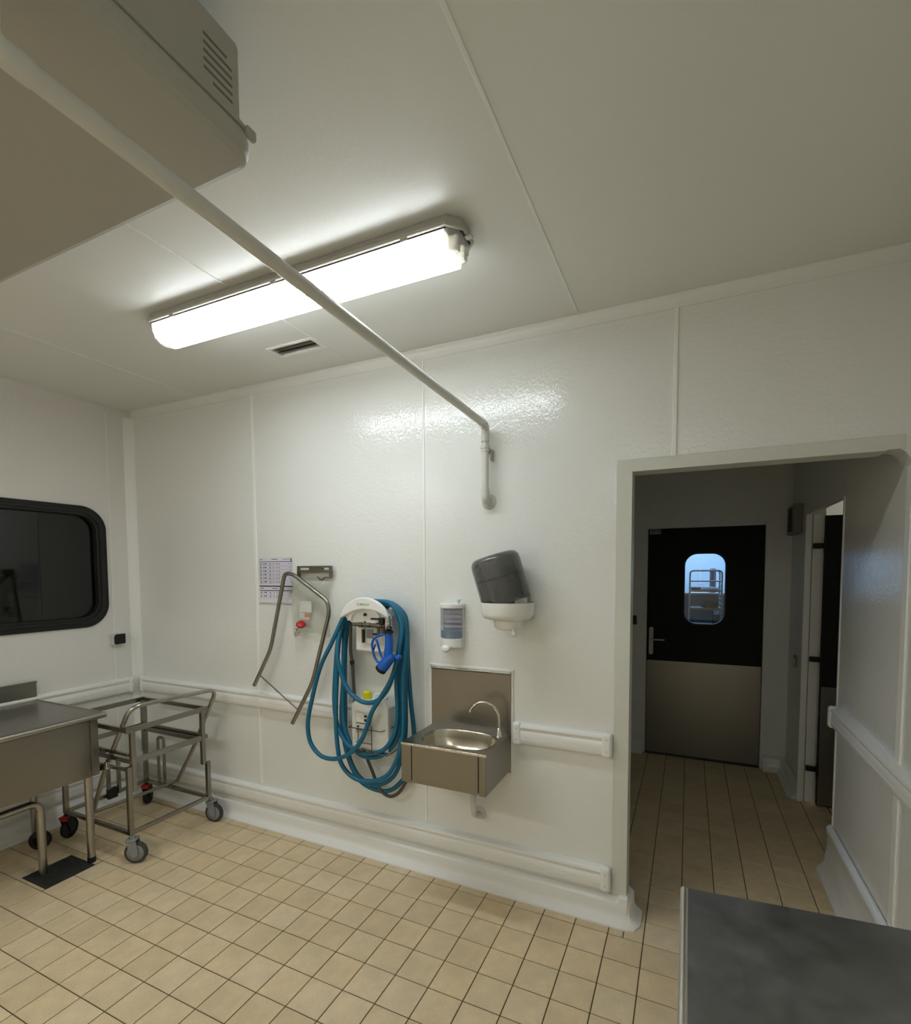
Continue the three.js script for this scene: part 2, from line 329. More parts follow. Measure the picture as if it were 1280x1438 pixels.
// floors
const floor = struct('floor', 'beige square clay tiles with dark joints');
part(floor, 'screed', join([box(-T, 4.56, -0.12, -0.003, ZF - 0.08, ZB + T), box(4.56, 6.9, -0.12, -0.0005, -3.4, -0.2), box(2.4, 4.54, -0.12, -0.0005, -6.0, ZF - 0.08)]), M.grout);
{
  const S = 0.15, ox = 1.92 - 13 * S, oz = 0.26 - 18 * S, J = 0.0022, cells = [];
  const drain = [0.494, 0.726, 0.752, 0.991];
  const add = (x0, x1, z0, z1) => { if (x1 - x0 > 0.012 && z1 - z0 > 0.012) cells.push([x0, x1, z0, z1]); };
  const cut = (x0, x1, z0, z1) => {           // around the floor drain
    const [a, b, c, d] = drain;
    if (x1 <= a || x0 >= b || z1 <= c || z0 >= d) return add(x0, x1, z0, z1);
    add(x0, Math.min(x1, a), z0, z1); add(Math.max(x0, b), x1, z0, z1);
    const u = Math.max(x0, a), w = Math.min(x1, b); add(u, w, z0, Math.min(z1, c)); add(u, w, Math.max(z0, d), z1);
  };
  for (let i = 0; i < 32; i++) for (let j = 0; j < 54; j++) {
    let x0 = ox + i * S, x1 = x0 + S, z0 = oz + j * S, z1 = z0 + S;
    x0 = Math.max(x0, 0); z0 = Math.max(z0, ZF); z1 = Math.min(z1, ZB);
    if (x0 >= x1 || z0 >= z1) continue;
    if (z1 <= -T) { if (x1 < 3.0) continue; const lim = (z1 > -1.83 && z0 < -0.86) ? 4.85 : XR + 0.01; x1 = Math.min(x1, lim); if (x0 < x1) add(Math.max(x0, 2.6), x1, z0, z1); continue; }
    x1 = Math.min(x1, XR);
    if (z0 >= 0) { cut(x0, x1, z0, z1); continue; }
    if (x0 < JX && x1 > JX) { add(x0, JX, Math.max(0, z0), z1); add(JX, x1, z0, z1); }
    else if (x1 <= JX) add(x0, x1, Math.max(0, z0), z1); else add(x0, x1, z0, z1);
  }
  const geos = {};
  const tileGeo = (w, d, v) => {
    const k = w.toFixed(3) + '_' + d.toFixed(3) + '_' + v; if (geos[k]) return geos[k];
    const a = w / 2 - J, b = d / 2 - J, c = 0.0012, p = [], uv = [], q = (A, B, C, D) => { for (const t of [A, B, C, A, C, D]) { p.push(...t); uv.push(t[0] + v * 0.21, t[2] + v * 0.37); } };
    const t = [[-a + c, 0, -b + c], [-a + c, 0, b - c], [a - c, 0, b - c], [a - c, 0, -b + c]], m = [[-a, -c, -b], [-a, -c, b], [a, -c, b], [a, -c, -b]], o = m.map(([x, , z]) => [x, -0.012, z]);
    q(t[0], t[1], t[2], t[3]);
    for (let i = 0; i < 4; i++) { const n = (i + 1) % 4; q(m[i], m[n], t[n], t[i]); q(o[i], o[n], m[n], m[i]); }
    const g = new THREE.BufferGeometry(); g.setAttribute('position', new THREE.Float32BufferAttribute(p, 3)); g.setAttribute('uv', new THREE.Float32BufferAttribute(uv, 2)); g.computeVertexNormals();
    return (geos[k] = g);
  };
  const vp = new THREE.Vector3();
  const scored = cells.map((c) => {
    const cx = (c[0] + c[1]) / 2, cz = (c[2] + c[3]) / 2; vp.set(cx, 0, cz); const inFront = vp.clone().applyMatrix4(camera.matrixWorldInverse).z < 0; vp.project(camera);
    const k = (0.9) / camera.position.y, tx = cx + (camera.position.x - cx) * k, tz = cz + (camera.position.z - cz) * k;     // where the sight line crosses the worktop
    const hid = (tx > 3.72 && tz > 1.1) || (cx < 0.7 && cz > 0.8 && cx < 0.35), behind = cz < -T && (camera.position.x + (cx - camera.position.x) * camera.position.z / (camera.position.z - cz)) < JX;
    const ok = inFront && Math.abs(vp.x) < 1.06 && Math.abs(vp.y) < 1.06 && !hid && !behind;
    return { c, s: (ok ? 100 : 0) - Math.hypot(cx - camera.position.x, cz - camera.position.z) };
  }).sort((a, b) => b.s - a.s);
  const rest = [];
  scored.forEach(({ c }, n) => {
    const w = c[1] - c[0], d = c[3] - c[2], v = Math.floor(rnd() * 7), g = tileGeo(w, d, v), dy = (rnd() - 0.5) * 0.0006;
    if (n < 300) { const m = new THREE.Mesh(g, M.tile[Math.floor(rnd() * 4)]); m.name = 'tile'; m.position.set((c[0] + c[1]) / 2, dy, (c[2] + c[3]) / 2); m.castShadow = m.receiveShadow = true; floor.add(m); }
    else rest.push(g.clone().translate((c[0] + c[1]) / 2, dy, (c[2] + c[3]) / 2));
  });
  const m = new THREE.Mesh(mergeGeometries(rest), M.tile[1]); m.name = 'tile_field'; m.userData.kind = 'stuff'; m.castShadow = m.receiveShadow = true; floor.add(m);
}

// baseboards
const plinth = [[0, 0], [0.062, 0], [0.0615, 0.008], [0.052, 0.017], [0.036, 0.028], [0.028, 0.042], [0.025, 0.06], [0.024, 0.094], [0.021, 0.100], [0.006, 0.116], [0, 0.118]];
const plinthTall = [[0, 0], [0.062, 0], [0.0615, 0.008], [0.052, 0.017], [0.038, 0.035], [0.030, 0.06], [0.028, 0.1], [0.024, 0.115], [0.022, 0.12], [0.020, 0.215], [0.026, 0.225], [0.026, 0.248], [0.012, 0.262], [0, 0.264]];
const bb = struct('baseboard_back', 'white coved plinth below the hand sink wall');
part(bb, 'plinth', moulding(plinth, [[0.05, 0], [JX - 0.012, 0.006], [JX, 0.002], [JX + 0.004, -0.006], [JX + 0.004, -T]]), M.plastic);
part(bb, 'corner_cap', rbox(JX - 0.03, JX + 0.012, 0.05, 0.128, -0.02, 0.03, 0.006), M.plastic);
const bl = struct('baseboard_left', 'white coved plinth under the steel table');
part(bl, 'plinth', moulding(plinth, [[0, ZB], [0, 0.01]]), M.plastic);
const br = struct('baseboard_right', 'white stepped plinth on the corridor side wall');
part(br, 'plinth', moulding(plinthTall, [[XR + T, -0.87], [XR + 0.02, -0.87], [XR, -0.862], [XR - 0.004, -0.845], [XR - 0.004, ZB]]), M.plastic);
const bc = struct('baseboard_corridor', 'coved plinth at the end of the corridor');
part(bc, 'plinth', moulding(plinth, [[4.30, ZF], [4.40, ZF], [4.44, ZF + 0.015], [4.456, ZF + 0.05], [4.458, -1.86], [4.47, -1.835]].map((p) => p), 0), M.corridor);
part(bc, 'plinth', moulding(plinth, [[2.6, ZF], [3.37, ZF]]), M.corridor);

// wall bumper rails
const railProfile = [[0, 0], [0.026, 0.003], [0.033, 0.012], [0.034, 0.034], [0.031, 0.036], [0.034, 0.038], [0.034, 0.064], [0.030, 0.070], [0.031, 0.076], [0.037, 0.088], [0.034, 0.098], [0.024, 0.104], [0, 0.106]];
function rail(name, label, path, y, caps) {
  const r = struct(name, label); r.userData.category = 'bumper rail';
  part(r, 'rail', moulding(railProfile, path, y), M.plastic);
  for (const [x0, x1, z0, z1, out] of caps) {
    const c = part(r, 'end_cap', rbox(x0, x1, y - 0.005, y + 0.111, z0, z1, 0.016, 3), M.plastic);
    for (const dy of [0.028, 0.082]) part(c, 'screw', out === 'z' ? cyl([(x0 + x1) / 2, y + dy, z1 - 0.001], [(x0 + x1) / 2, y + dy, z1 + 0.0012], 0.004, 0.004, 10) : cyl([out === 'x' ? x1 - 0.001 : x0 + 0.001, y + dy, (z0 + z1) / 2], [out === 'x' ? x1 + 0.0012 : x0 - 0.0012, y + dy, (z0 + z1) / 2], 0.004, 0.004, 10), M.plasticGrey);
  }
}
rail('trim_2', 'white bumper rail between the steel trolley and hose', [[0.07, 0], [2.06, 0]], 0.765, [[0.055, 0.09, -0.001, 0.041, 'z']]);
rail('trim_3', 'short white bumper rail right beside the hand sink', [[2.95, 0], [3.40, 0]], 0.780, [[2.938, 2.985, -0.001, 0.041, 'z'], [3.372, 3.419, -0.001, 0.041, 'z']]);
rail('trim_4', 'long low white bumper rail above the plinth', [[0.06, 0], [3.40, 0]], 0.143, [[3.372, 3.419, -0.001, 0.041, 'z']]);
rail('trim_5', 'white bumper rail on the window wall', [[0, ZB - 0.1], [0, 0.08]], 0.765, [[-0.001, 0.041, 0.055, 0.095, 'x']]);
rail('trim_6', 'low white bumper rail under the steel table', [[0, ZB - 0.1], [0, 0.06]], 0.143, []);
rail('trim_7', 'white bumper rail along the corridor side wall', [[XR, -0.83], [XR, ZB - 0.1]], 0.805, [[XR - 0.042, XR + 0.001, -0.868, -0.82, 'w']]);

// ------------------------------------------------------------------ ceiling lamp
function batten({ x0, x1, z, nits, side, color }, label) {
  const xm = (x0 + x1) / 2;
  const o = thing('ceiling_lamp', label, 'lamp', [xm, HC, z]);
  const oct = (a, b, w, c) => { const s = new THREE.Shape(); s.moveTo(a + c, z - w); s.lineTo(b - c, z - w); s.lineTo(b, z - w + c); s.lineTo(b, z + w - c); s.lineTo(b - c, z + w); s.lineTo(a + c, z + w); s.lineTo(a, z + w - c); s.lineTo(a, z - w + c); return s; };
  part(o, 'housing', extY(oct(x0 + 0.01, x1 - 0.01, 0.070, 0.035), 2.768, HC, 0.004), M.housing);
  part(o, 'rim', extY(oct(x0, x1, 0.086, 0.045), 2.758, 2.770, 0.003), M.housing);
  part(o, 'gasket', extY(oct(x0 + 0.006, x1 - 0.006, 0.077, 0.044), 2.7545, 2.7585, 0.001), M.rubber);
  // cover: long glowing middle, paler ends
  const tub = (a, b, ca, cb) => {
    const rows = [[2.755, 0.076, 0], [2.725, 0.073, 0.006], [2.698, 0.060, 0.014], [2.685, 0.035, 0.024]], pos = [], pt = ([y, w, e], k) => {
      const l = a + ca * e, r = b - cb * e, c = Math.min(0.03, w * 0.6);
      return [[l + ca * c, y, z - w], [r - cb * c, y, z - w], [r, y, z - w + cb * c], [r, y, z + w - cb * c], [r - cb * c, y, z + w], [l + ca * c, y, z + w], [l, y, z + w - ca * c], [l, y, z - w + ca * c]][k];
    };
    for (let i = 0; i < 3; i++) for (let k = 0; k < 8; k++) { const A = pt(rows[i], k), B = pt(rows[i], (k + 1) % 8), C = pt(rows[i + 1], (k + 1) % 8), D = pt(rows[i + 1], k); pos.push(...A, ...B, ...C, ...A, ...C, ...D); }
    for (let k = 1; k < 7; k++) pos.push(...pt(rows[3], 0), ...pt(rows[3], k), ...pt(rows[3], k + 1));
    const g = new THREE.BufferGeometry(); g.setAttribute('position', new THREE.Float32BufferAttribute(pos, 3)); g.computeVertexNormals(); return toCreasedNormals(g, 0.6);
  };
  part(o, 'cover', tub(x0 + 0.055, x1 - 0.055, 0, 0), M.lampCover, 'glowing clear cover');
  part(o, 'cover_end', tub(x0 + 0.012, x0 + 0.0551, 1, 0), M.coverEnd, 'clear cover end');
  part(o, 'cover_end', tub(x1 - 0.0551, x1 - 0.012, 0, 1), M.coverEnd, 'clear cover end');
  for (const s of [-1, 1]) for (const x of [x0 + 0.2, xm, x1 - 0.2]) part(o, 'clip', rbox(x - 0.014, x + 0.014, 2.748, 2.776, z + s * 0.0875 - 0.003, z + s * 0.083 + 0.003, 0.002), M.housing);
  part(o, 'hanging_tab', rbox(x0 - 0.016, x0 + 0.01, 2.753, 2.761, z - 0.012, z + 0.012, 0.003), M.housing);
  part(o, 'hanging_tab', rbox(x1 - 0.01, x1 + 0.016, 2.753, 2.761, z - 0.012, z + 0.012, 0.003), M.housing);
  const L = x1 - x0 - 0.12;
  for (const dz of [-0.03, 0.03]) {
    const t = part(o, 'tube', cyl([x0 + 0.06, 2.722, z + dz], [x1 - 0.06, 2.722, z + dz], 0.013, 0.013, 16), M.glow, 'lit fluorescent tube');
    for (const x of [x0 + 0.04, x1 - 0.04]) part(t, 'tube_holder', rbox(x - 0.02, x + 0.02, 2.702, 2.752, z + dz - 0.014, z + dz + 0.014, 0.006), M.plastic);
  }
  areaLight(L, 0.09, nits, color, [xm, 2.703, z], [xm, 0, z]);
  areaLight(L, 0.026, side, color, [xm, 2.716, z + 0.046], [xm, 2.716, z + 1]);
  areaLight(L, 0.026, side, color, [xm, 2.716, z - 0.046], [xm, 2.716, z - 1]);
}
batten(LAMP, 'long lit fluorescent batten with clear cover beside ceiling vent');
batten(LAMP2, 'fluorescent batten on ceiling above the dark worktable');
batten(LAMP3, 'fluorescent batten on ceiling beside the window wall');

// ceiling air vent
{
  const o = thing('ceiling_vent', 'small rectangular air vent with dark slot in ceiling', 'vent', [1.85, HC, 0.3]);
  const s = new THREE.Shape(); s.moveTo(1.70, 0.242); s.lineTo(2.004, 0.242); s.lineTo(2.004, 0.36); s.lineTo(1.70, 0.36);
  const h = new THREE.Path(); h.moveTo(1.716, 0.256); h.lineTo(1.988, 0.256); h.lineTo(1.988, 0.346); h.lineTo(1.716, 0.346); s.holes.push(h);
  part(o, 'frame', extY(s, HC - 0.006, HC + 0.001, 0.001), M.caulk);
  part(o, 'duct', join([box(1.715, 1.99, HC + 0.07, HC + 0.079, 0.255, 0.347)]), M.black);
  for (const [zz, y] of [[0.275, HC + 0.012], [0.305, HC + 0.016], [0.33, HC + 0.012]]) { const b = box(-0.135, 0.135, -0.001, 0.001, -0.014, 0.014).rotateX(0.7).translate(1.852, y, zz); part(o, 'blade', b, zz === 0.305 ? M.steelDark : M.darkBox); }
}

// ------------------------------------------------------------------ cooling unit and its drain
{
  const x1 = 2.856, x0 = 1.45, z0 = 1.556, z1 = 2.75;
  const o = thing('cooling_unit', 'grey ceiling-hung air cooler with slotted side', 'air cooler', [1.9, 2.5, 2.1]);
  part(o, 'drip_tray', extY(rr(x0, x1, z0, z1, 0.03), 2.502, 2.558, 0.018, 8), M.unit);
  part(o, 'lip', extY(rr(x0 - 0.01, x1 + 0.012, z0 - 0.012, z1 + 0.01, 0.04), 2.556, 2.566, 0.004, 6), M.unit);
  part(o, 'cabinet', extZ(rr(x0 + 0.01, x1 - 0.012, 2.56, 2.742, 0.02), z0 + 0.006, z1 - 0.01, 0.006, 6), M.unit);
  part(o, 'hook', join([rbox(x1 + 0.006, x1 + 0.019, 2.546, 2.568, z0 - 0.014, z0 + 0.012, 0.005)]), M.unit);
  for (let i = 0; i < 6; i++) part(o, 'louvre_slot', rbox(x1 - 0.012, x1 - 0.0045, 2.602 + i * 0.0155, 2.608 + i * 0.0155, z0 + 0.026 + (i > 4 ? 0.012 : 0), z0 + 0.094 - (i < 1 ? 0.02 : 0), 0.002), M.slot);
  for (const [hx, hz] of [[1.65, 1.8], [2.6, 1.8], [2.6, 2.5], [1.65, 2.5]]) part(o, 'hanger', cyl([hx, 2.735, hz], [hx, HC, hz], 0.008), M.steelDark);
}
{
  const o = thing('drain_pipe', 'white plastic pipe running under ceiling down the wall', 'pipe', [2.806, 2.2, 0.06]);
  const X = 2.806, R = 0.0172;
  part(o, 'pipe', sweep([V(X, 2.352, 0.085), V(X, 2.391, 1.95)], R, 18), M.pvc);
  part(o, 'elbow', sweep(fillet([[X, 2.352, 0.11], [X, 2.350, 0.052], [X, 2.27, 0.05]], 0.04, 8), 0.0205, 16), M.pvc);
  part(o, 'down_pipe', sweep([V(X, 2.30, 0.05), V(X, 2.005, 0.05)], 0.0165, 16), M.pvc);
  part(o, 'collar', join([cyl([X, 2.237, 0.05], [X, 2.253, 0.05], 0.0225), cyl([X, 2.223, 0.05], [X, 2.237, 0.05], 0.0195), rbox(X - 0.008, X + 0.008, 2.225, 2.25, 0, 0.05, 0.003)]), M.pvc);
  part(o, 'wall_elbow', sweep(fillet([[X, 2.04, 0.05], [X, 1.985, 0.05], [X, 1.985, 0.002]], 0.035, 8), 0.0205, 16), M.pvc);
  part(o, 'wall_flange', lathe([[0, 0.014], [0.02, 0.013], [0.032, 0.008], [0.04, 0]]).rotateX(PI / 2).translate(X, 1.985, 0), M.pvc);
  part(o, 'unit_elbow', sweep(fillet([[X, 2.391, 1.92], [X, 2.393, 1.978], [X, 2.499, 1.978]], 0.04, 8), 0.0195, 16), M.pvc);
  part(o, 'clip', rbox(X + 0.0215, X + 0.027, 2.18, 2.235, 0, 0.045, 0.002), M.steelPlain);
}

// ------------------------------------------------------------------ hand sink
{
  const o = thing('hand_sink', 'stainless wall hand basin with tall splashback', 'sink', [2.7, 0.63, 0.012]);
  const x0 = 2.487, x1 = 2.922, z1 = 0.345, yt = 0.822, yb = 0.632;
  part(o, 'splashback', join([rbox(2.478, 2.926, 0.618, 1.125, 0.001, 0.012, 0.002), cyl([2.478, 1.125, 0.010], [2.926, 1.125, 0.010], 0.008, 0.008, 10)]), M.steel);
  const bead = part(o, 'sealant_bead', join([rbox(2.466, 2.482, 0.80, 1.142, 0, 0.007, 0.003), rbox(2.466, 2.938, 1.128, 1.145, 0, 0.007, 0.003), rbox(2.922, 2.936, 0.62, 1.142, 0, 0.007, 0.003)]), M.caulk); void bead;
  // deck with oval hole
  const cx = 2.722, cz = 0.192, A = 0.182, B = 0.128, N = 56, sup = (k, s = 1) => { const t = k / N * 2 * PI, c = Math.cos(t), q = Math.sin(t), e = 2 / 2.9; return [cx + A * s * Math.sign(c) * Math.pow(Math.abs(c), e), cz + B * s * Math.sign(q) * Math.pow(Math.abs(q), e)]; };
  const deck = new THREE.Shape(); deck.moveTo(x0, 0.012); deck.lineTo(x1, 0.012); deck.lineTo(x1, z1); deck.lineTo(x0, z1);
  const hole = new THREE.Path(); for (let k = 0; k < N; k++) hole[k ? 'lineTo' : 'moveTo'](...sup(k)); deck.holes.push(hole);
  part(o, 'deck', extY(deck, yt - 0.004, yt, 0), M.steel);
  const rings = [[1.012, 0.001], [1.0, 0.001], [0.985, -0.006], [0.95, -0.035], [0.88, -0.075], [0.72, -0.108], [0.45, -0.122], [0.12, -0.128]], pos = [], idx = [];
  rings.forEach(([s, dy]) => { for (let k = 0; k < N; k++) { const [px, pz] = sup(k, s); pos.push(px, yt + dy, pz); } });
  for (let i = 0; i < rings.length - 1; i++) for (let k = 0; k < N; k++) { const a = i * N + k, b = i * N + (k + 1) % N, c = a + N, d = b + N; idx.push(a, b, c, b, d, c); }
  const c0 = pos.length / 3; pos.push(cx, yt - 0.128, cz); for (let k = 0; k < N; k++) idx.push((rings.length - 1) * N + k, (rings.length - 1) * N + (k + 1) % N, c0);
  const bg = new THREE.BufferGeometry(); bg.setAttribute('position', new THREE.Float32BufferAttribute(pos, 3)); bg.setIndex(idx); bg.computeVertexNormals();
  const bowl = part(o, 'bowl', bg, M.bowl);
  part(bowl, 'waste', lathe([[0, 0.002], [0.016, 0.002], [0.024, 0.005], [0.027, 0.001]], 20).translate(cx, yt - 0.1275, cz), M.chrome);
  // apron
  part(o, 'front_panel', rbox(2.545, 2.884, yb + 0.002, yt - 0.002, z1 - 0.004, z1, 0.0015), M.steel);
  part(o, 'corner_panel', rbox(x0, 2.541, yb, yt - 0.002, z1 - 0.004, z1, 0.0015), M.steel);
  part(o, 'corner_panel', rbox(2.888, x1, yb, yt - 0.002, z1 - 0.004, z1, 0.0015), M.steel);
  part(o, 'inner_apron', box(2.5, 2.91, yb + 0.01, yt - 0.006, z1 - 0.009, z1 - 0.006), M.black);
  part(o, 'side_panel', rbox(x0, x0 + 0.004, yb, yt - 0.002, 0.03, z1 - 0.003, 0.0015), M.steel);
  part(o, 'side_panel', rbox(x1 - 0.004, x1, yb, yt - 0.002, 0.03, z1 - 0.003, 0.0015), M.steel);
  part(o, 'deck_edge', join([rbox(x0 - 0.001, x1 + 0.001, yt - 0.010, yt + 0.0015, z1 - 0.003, z1 + 0.002, 0.0018)]), M.chrome);
  const tap = part(o, 'tap', sweep(spline([[2.885, 0.84, 0.075], [2.885, 0.90, 0.077], [2.880, 0.945, 0.083], [2.860, 0.978, 0.092], [2.825, 0.993, 0.104], [2.785, 0.985, 0.117], [2.757, 0.955, 0.126], [2.752, 0.942, 0.128]], 28), 0.0068, 12), M.chrome, 'slim chrome swan-neck spout');
  part(tap, 'tap_base', lathe([[0, 0.045], [0.007, 0.044], [0.008, 0.03], [0.013, 0.024], [0.013, 0.008], [0.017, 0.004], [0.018, 0]], 20).translate(2.885, yt, 0.075), M.chrome);
  part(o, 'waste_pipe', sweep(fillet([[2.755, 0.68, 0.10], [2.755, 0.395, 0.09], [2.755, 0.375, 0.002]], 0.05, 8), 0.0145, 14), M.pvc, 'white plastic waste pipe');
  part(o, 'wall_flange', lathe([[0, 0.012], [0.02, 0.011], [0.036, 0]]).rotateX(PI / 2).translate(2.755, 0.375, 0), M.pvc);
  part(o, 'knee_valve', join([cyl([2.665, 0.575, 0.18], [2.665, 0.66, 0.18], 0.012), lathe([[0, -0.012], [0.016, -0.010], [0.02, 0], [0.012, 0.012]], 16).translate(2.665, 0.572, 0.18)]), M.black);
}

// ------------------------------------------------------------------ soap dispenser
{
  const o = thing('soap_dispenser', 'wall soap dispenser with clear tank and blue liquid', 'soap dispenser', [2.615, 1.22, 0]);
  const x0 = 2.553, x1 = 2.668;
  part(o, 'back_plate', rbox(x0, x1, 1.235, 1.455, 0.0, 0.022, 0.008), M.plastic);
  part(o, 'lid', extY((() => { const s = new THREE.Shape(); s.moveTo(x0 - 0.002, 0.001); s.lineTo(x1 + 0.002, 0.001); s.lineTo(x1 + 0.002, 0.05); s.quadraticCurveTo((x0 + x1) / 2, 0.125, x0 - 0.002, 0.05); return s; })(), 1.448, 1.472, 0.005, 10), M.plastic);
  const tank = (inset, a, b) => extY((() => { const s = new THREE.Shape(), l = x0 + inset, r = x1 - inset; s.moveTo(l, 0.022); s.lineTo(r, 0.022); s.lineTo(r, 0.052); s.quadraticCurveTo((x0 + x1) / 2, 0.118 - inset, l, 0.052); return s; })(), a, b, 0, 10);
  part(o, 'tank', tank(0.001, 1.292, 1.449), M.clear, 'clear plastic tank');
  part(o, 'liquid', tank(0.005, 1.294, 1.332), M.soap, 'blue soap');
  part(o, 'base', tank(-0.001, 1.250, 1.2935), M.plastic);
  part(o, 'push_button', lathe([[0, 0.012], [0.016, 0.010], [0.024, 0.004], [0.025, -0.006], [0, -0.006]], 24).scale(1, 1, 0.75).rotateX(1.25).translate(0.6 * x0 + 0.4 * x1, 1.243, 0.088), M.plastic);
  part(o, 'lock', join([cyl([2.648, 1.47, 0.03], [2.648, 1.492, 0.03], 0.006), rbox(2.638, 2.658, 1.486, 1.493, 0.02, 0.04, 0.002)]), M.plasticGrey);
}

// ------------------------------------------------------------------ paper towel dispenser
{
  const o = thing('towel_dispenser', 'paper towel dispenser with open smoked cover and white bowl', 'towel dispenser', [2.945, 1.38, 0]);
  const cx = 2.945, cz = 0.125, R = 0.128;
  part(o, 'mounting_plate', rbox(cx - 0.09, cx + 0.09, 1.40, 1.53, 0, 0.02, 0.008), M.plasticGrey);
  part(o, 'bowl', lathe([[0, 1.409], [0.085, 1.409], [0.112, 1.416], [0.124, 1.435], [R, 1.490], [R - 0.004, 1.492], [0.118, 1.44], [0.1, 1.424], [0, 1.42]], 40).scale(1, 1, 0.95).translate(cx, 0, cz), M.plastic);
  part(o, 'neck', lathe([[0, 1.362], [0.055, 1.363], [0.064, 1.370], [0.070, 1.405], [0.072, 1.412], [0, 1.412]], 32).translate(cx + 0.005, 0, cz), M.plastic);
  part(o, 'paper_tail', join([lathe([[0.004, 0.03], [0.008, 0.018], [0.014, 0.006], [0.011, -0.006], [0.004, -0.010], [0, -0.008]], 9).rotateZ(0.25).translate(cx + 0.058, 1.347, cz + 0.07)]), M.paperW);
  // cover sitting crooked in the bowl
  const piv = V(cx - 0.04, 1.480, cz), tip = (g) => g.translate(-piv.x, -piv.y, -piv.z).rotateX(0.08).rotateZ(0.27).translate(piv.x, piv.y, piv.z);
  part(o, 'cover', tip(lathe([[0.119, 1.482], [0.119, 1.52], [0.119, 1.665], [0.116, 1.688], [0.106, 1.704], [0.09, 1.712], [0, 1.715]], 40).translate(cx, 0, cz)), M.smoke, 'smoked translucent cover');
  part(o, 'roll_core', lathe([[0.02, 1.44], [0.062, 1.44], [0.062, 1.60], [0.02, 1.60]], 28).translate(cx, 0, cz - 0.01), M.greyGood, 'nearly used paper roll');
  part(o, 'cover_band', tip(lathe([[0.1185, 1.60], [0.1195, 1.602], [0.1195, 1.606], [0.1185, 1.608]], 40).translate(cx, 0, cz)), M.smoke);
  part(o, 'inner_flap', rbox(cx - 0.015, cx + 0.105, 1.46, 1.515, cz + 0.025, cz + 0.03, 0.002), M.plasticGrey);
}

// ------------------------------------------------------------------ steel frame, bracket, bag, schedule
{
  const o = thing('trolley_handle', 'bent steel tube handle hung on the wall', 'handle', [1.55, 0.7, 0.04]);
  part(o, 'tube', sweep(fillet([[1.25, 0.925, 0.075], [1.386, 1.160, 0.066], [1.515, 1.632, 0.066], [1.58, 1.625, 0.066], [1.834, 1.470, 0.066], [1.845, 1.403, 0.066], [1.714, 0.985, 0.07], [1.562, 0.722, 0.08]], 0.055, 7), 0.0122, 14), M.steelTube);
  part(o, 'cross_bar', sweep([V(1.294, 0.996, 0.073), V(1.599, 0.812, 0.076)], 0.0045, 8), M.steelDark);
}
{
  const o = thing('bag_holder', 'dark steel rectangular hook frame fixed on wall', 'holder', [1.71, 1.6, 0]);
  part(o, 'top_bar', bar([1.583, 1.668, 0.028], [1.833, 1.668, 0.028], 0.012, 0.012), M.steelDark);
  part(o, 'lower_bar', bar([1.583, 1.642, 0.028], [1.833, 1.642, 0.028], 0.016, 0.016), M.steelDark);
  for (const x of [1.588, 1.828]) part(o, 'side_arm', bar([x, 1.60, 0.026], [x, 1.673, 0.026], 0.014, 0.02), M.steelDark);
  part(o, 'back_plate', rbox(1.66, 1.76, 1.635, 1.672, 0, 0.022, 0.003), M.steelDark);
  part(o, 'hook', sweep(spline([[1.822, 1.605, 0.03], [1.800, 1.605, 0.045], [1.783, 1.592, 0.05], [1.772, 1.598, 0.06], [1.76, 1.612, 0.065]], 16), 0.006, 8), M.steelDark);
}
{
  const o = thing('clear_bag', 'clear plastic bag with valve hanging by the wall', 'bag', [1.67, 1.26, 0.03]);
  // crumpled double film
  const film = (z, amp, ph) => {
    const nx = 14, ny = 18, pos = [], idx = [];
    for (let j = 0; j <= ny; j++) for (let i = 0; i <= nx; i++) {
      const u = i / nx, v = j / ny, x = 1.528 + 0.285 * u + 0.004 * Math.sin(v * 9 + ph), y = 1.262 + 0.345 * v - 0.012 * Math.sin(u * 7 + ph) * (1 - v);
      const edge = Math.min(1, 6 * Math.min(u, 1 - u), 6 * Math.min(v, 1 - v));
      pos.push(x, y, 0.026 + z * edge + amp * edge * (Math.sin(u * 11 + v * 6 + ph) + Math.sin(v * 13 - u * 5 + 2 * ph)));
    }
    for (let j = 0; j < ny; j++) for (let i = 0; i < nx; i++) { const a = j * (nx + 1) + i; idx.push(a, a + 1, a + nx + 1, a + 1, a + nx + 2, a + nx + 1); }
    const g = new THREE.BufferGeometry(); g.setAttribute('position', new THREE.Float32BufferAttribute(pos, 3)); g.setIndex(idx); g.computeVertexNormals(); return g;
  };
  part(o, 'front_film', film(0.012, 0.004, 0.4), M.film); part(o, 'back_film', film(-0.008, 0.003, 2.1), M.film);
  part(o, 'leaflet', join([rbox(1.587, 1.68, 1.395, 1.462, 0.026, 0.0275, 0.0005).rotateZ(0)]), M.paperW, 'folded white leaflet');
  part(o, 'leaflet', rbox(1.588, 1.665, 1.352, 1.39, 0.027, 0.0285, 0.0005), M.paperW, 'white leaflet strip');
  part(o, 'leaflet_print', join([rbox(1.628, 1.664, 1.366, 1.387, 0.0285, 0.029, 0.0002)]), std({ color: 0xd99055, roughness: 0.7 }), 'orange printed patch');
}
{
  const o = thing('valve', 'small chrome valve with red handwheel in clear bag', 'valve', [1.6, 1.27, 0.055]);
  part(o, 'handwheel', lathe([[0, -0.008], [0.024, -0.008], [0.029, 0], [0.024, 0.008], [0.010, 0.011], [0, 0.011]], 24).rotateX(0.45).rotateZ(-0.6).translate(1.628, 1.325, 0.062), M.red, 'red handwheel');
  part(o, 'body', join([cyl([1.622, 1.318, 0.06], [1.596, 1.275, 0.056], 0.012, 0.009), cyl([1.60, 1.284, 0.056], [1.586, 1.262, 0.055], 0.013), cyl([1.592, 1.268, 0.055], [1.578, 1.25, 0.056], 0.008), cyl([1.605, 1.302, 0.058], [1.588, 1.306, 0.06], 0.012)]), M.chrome);
}
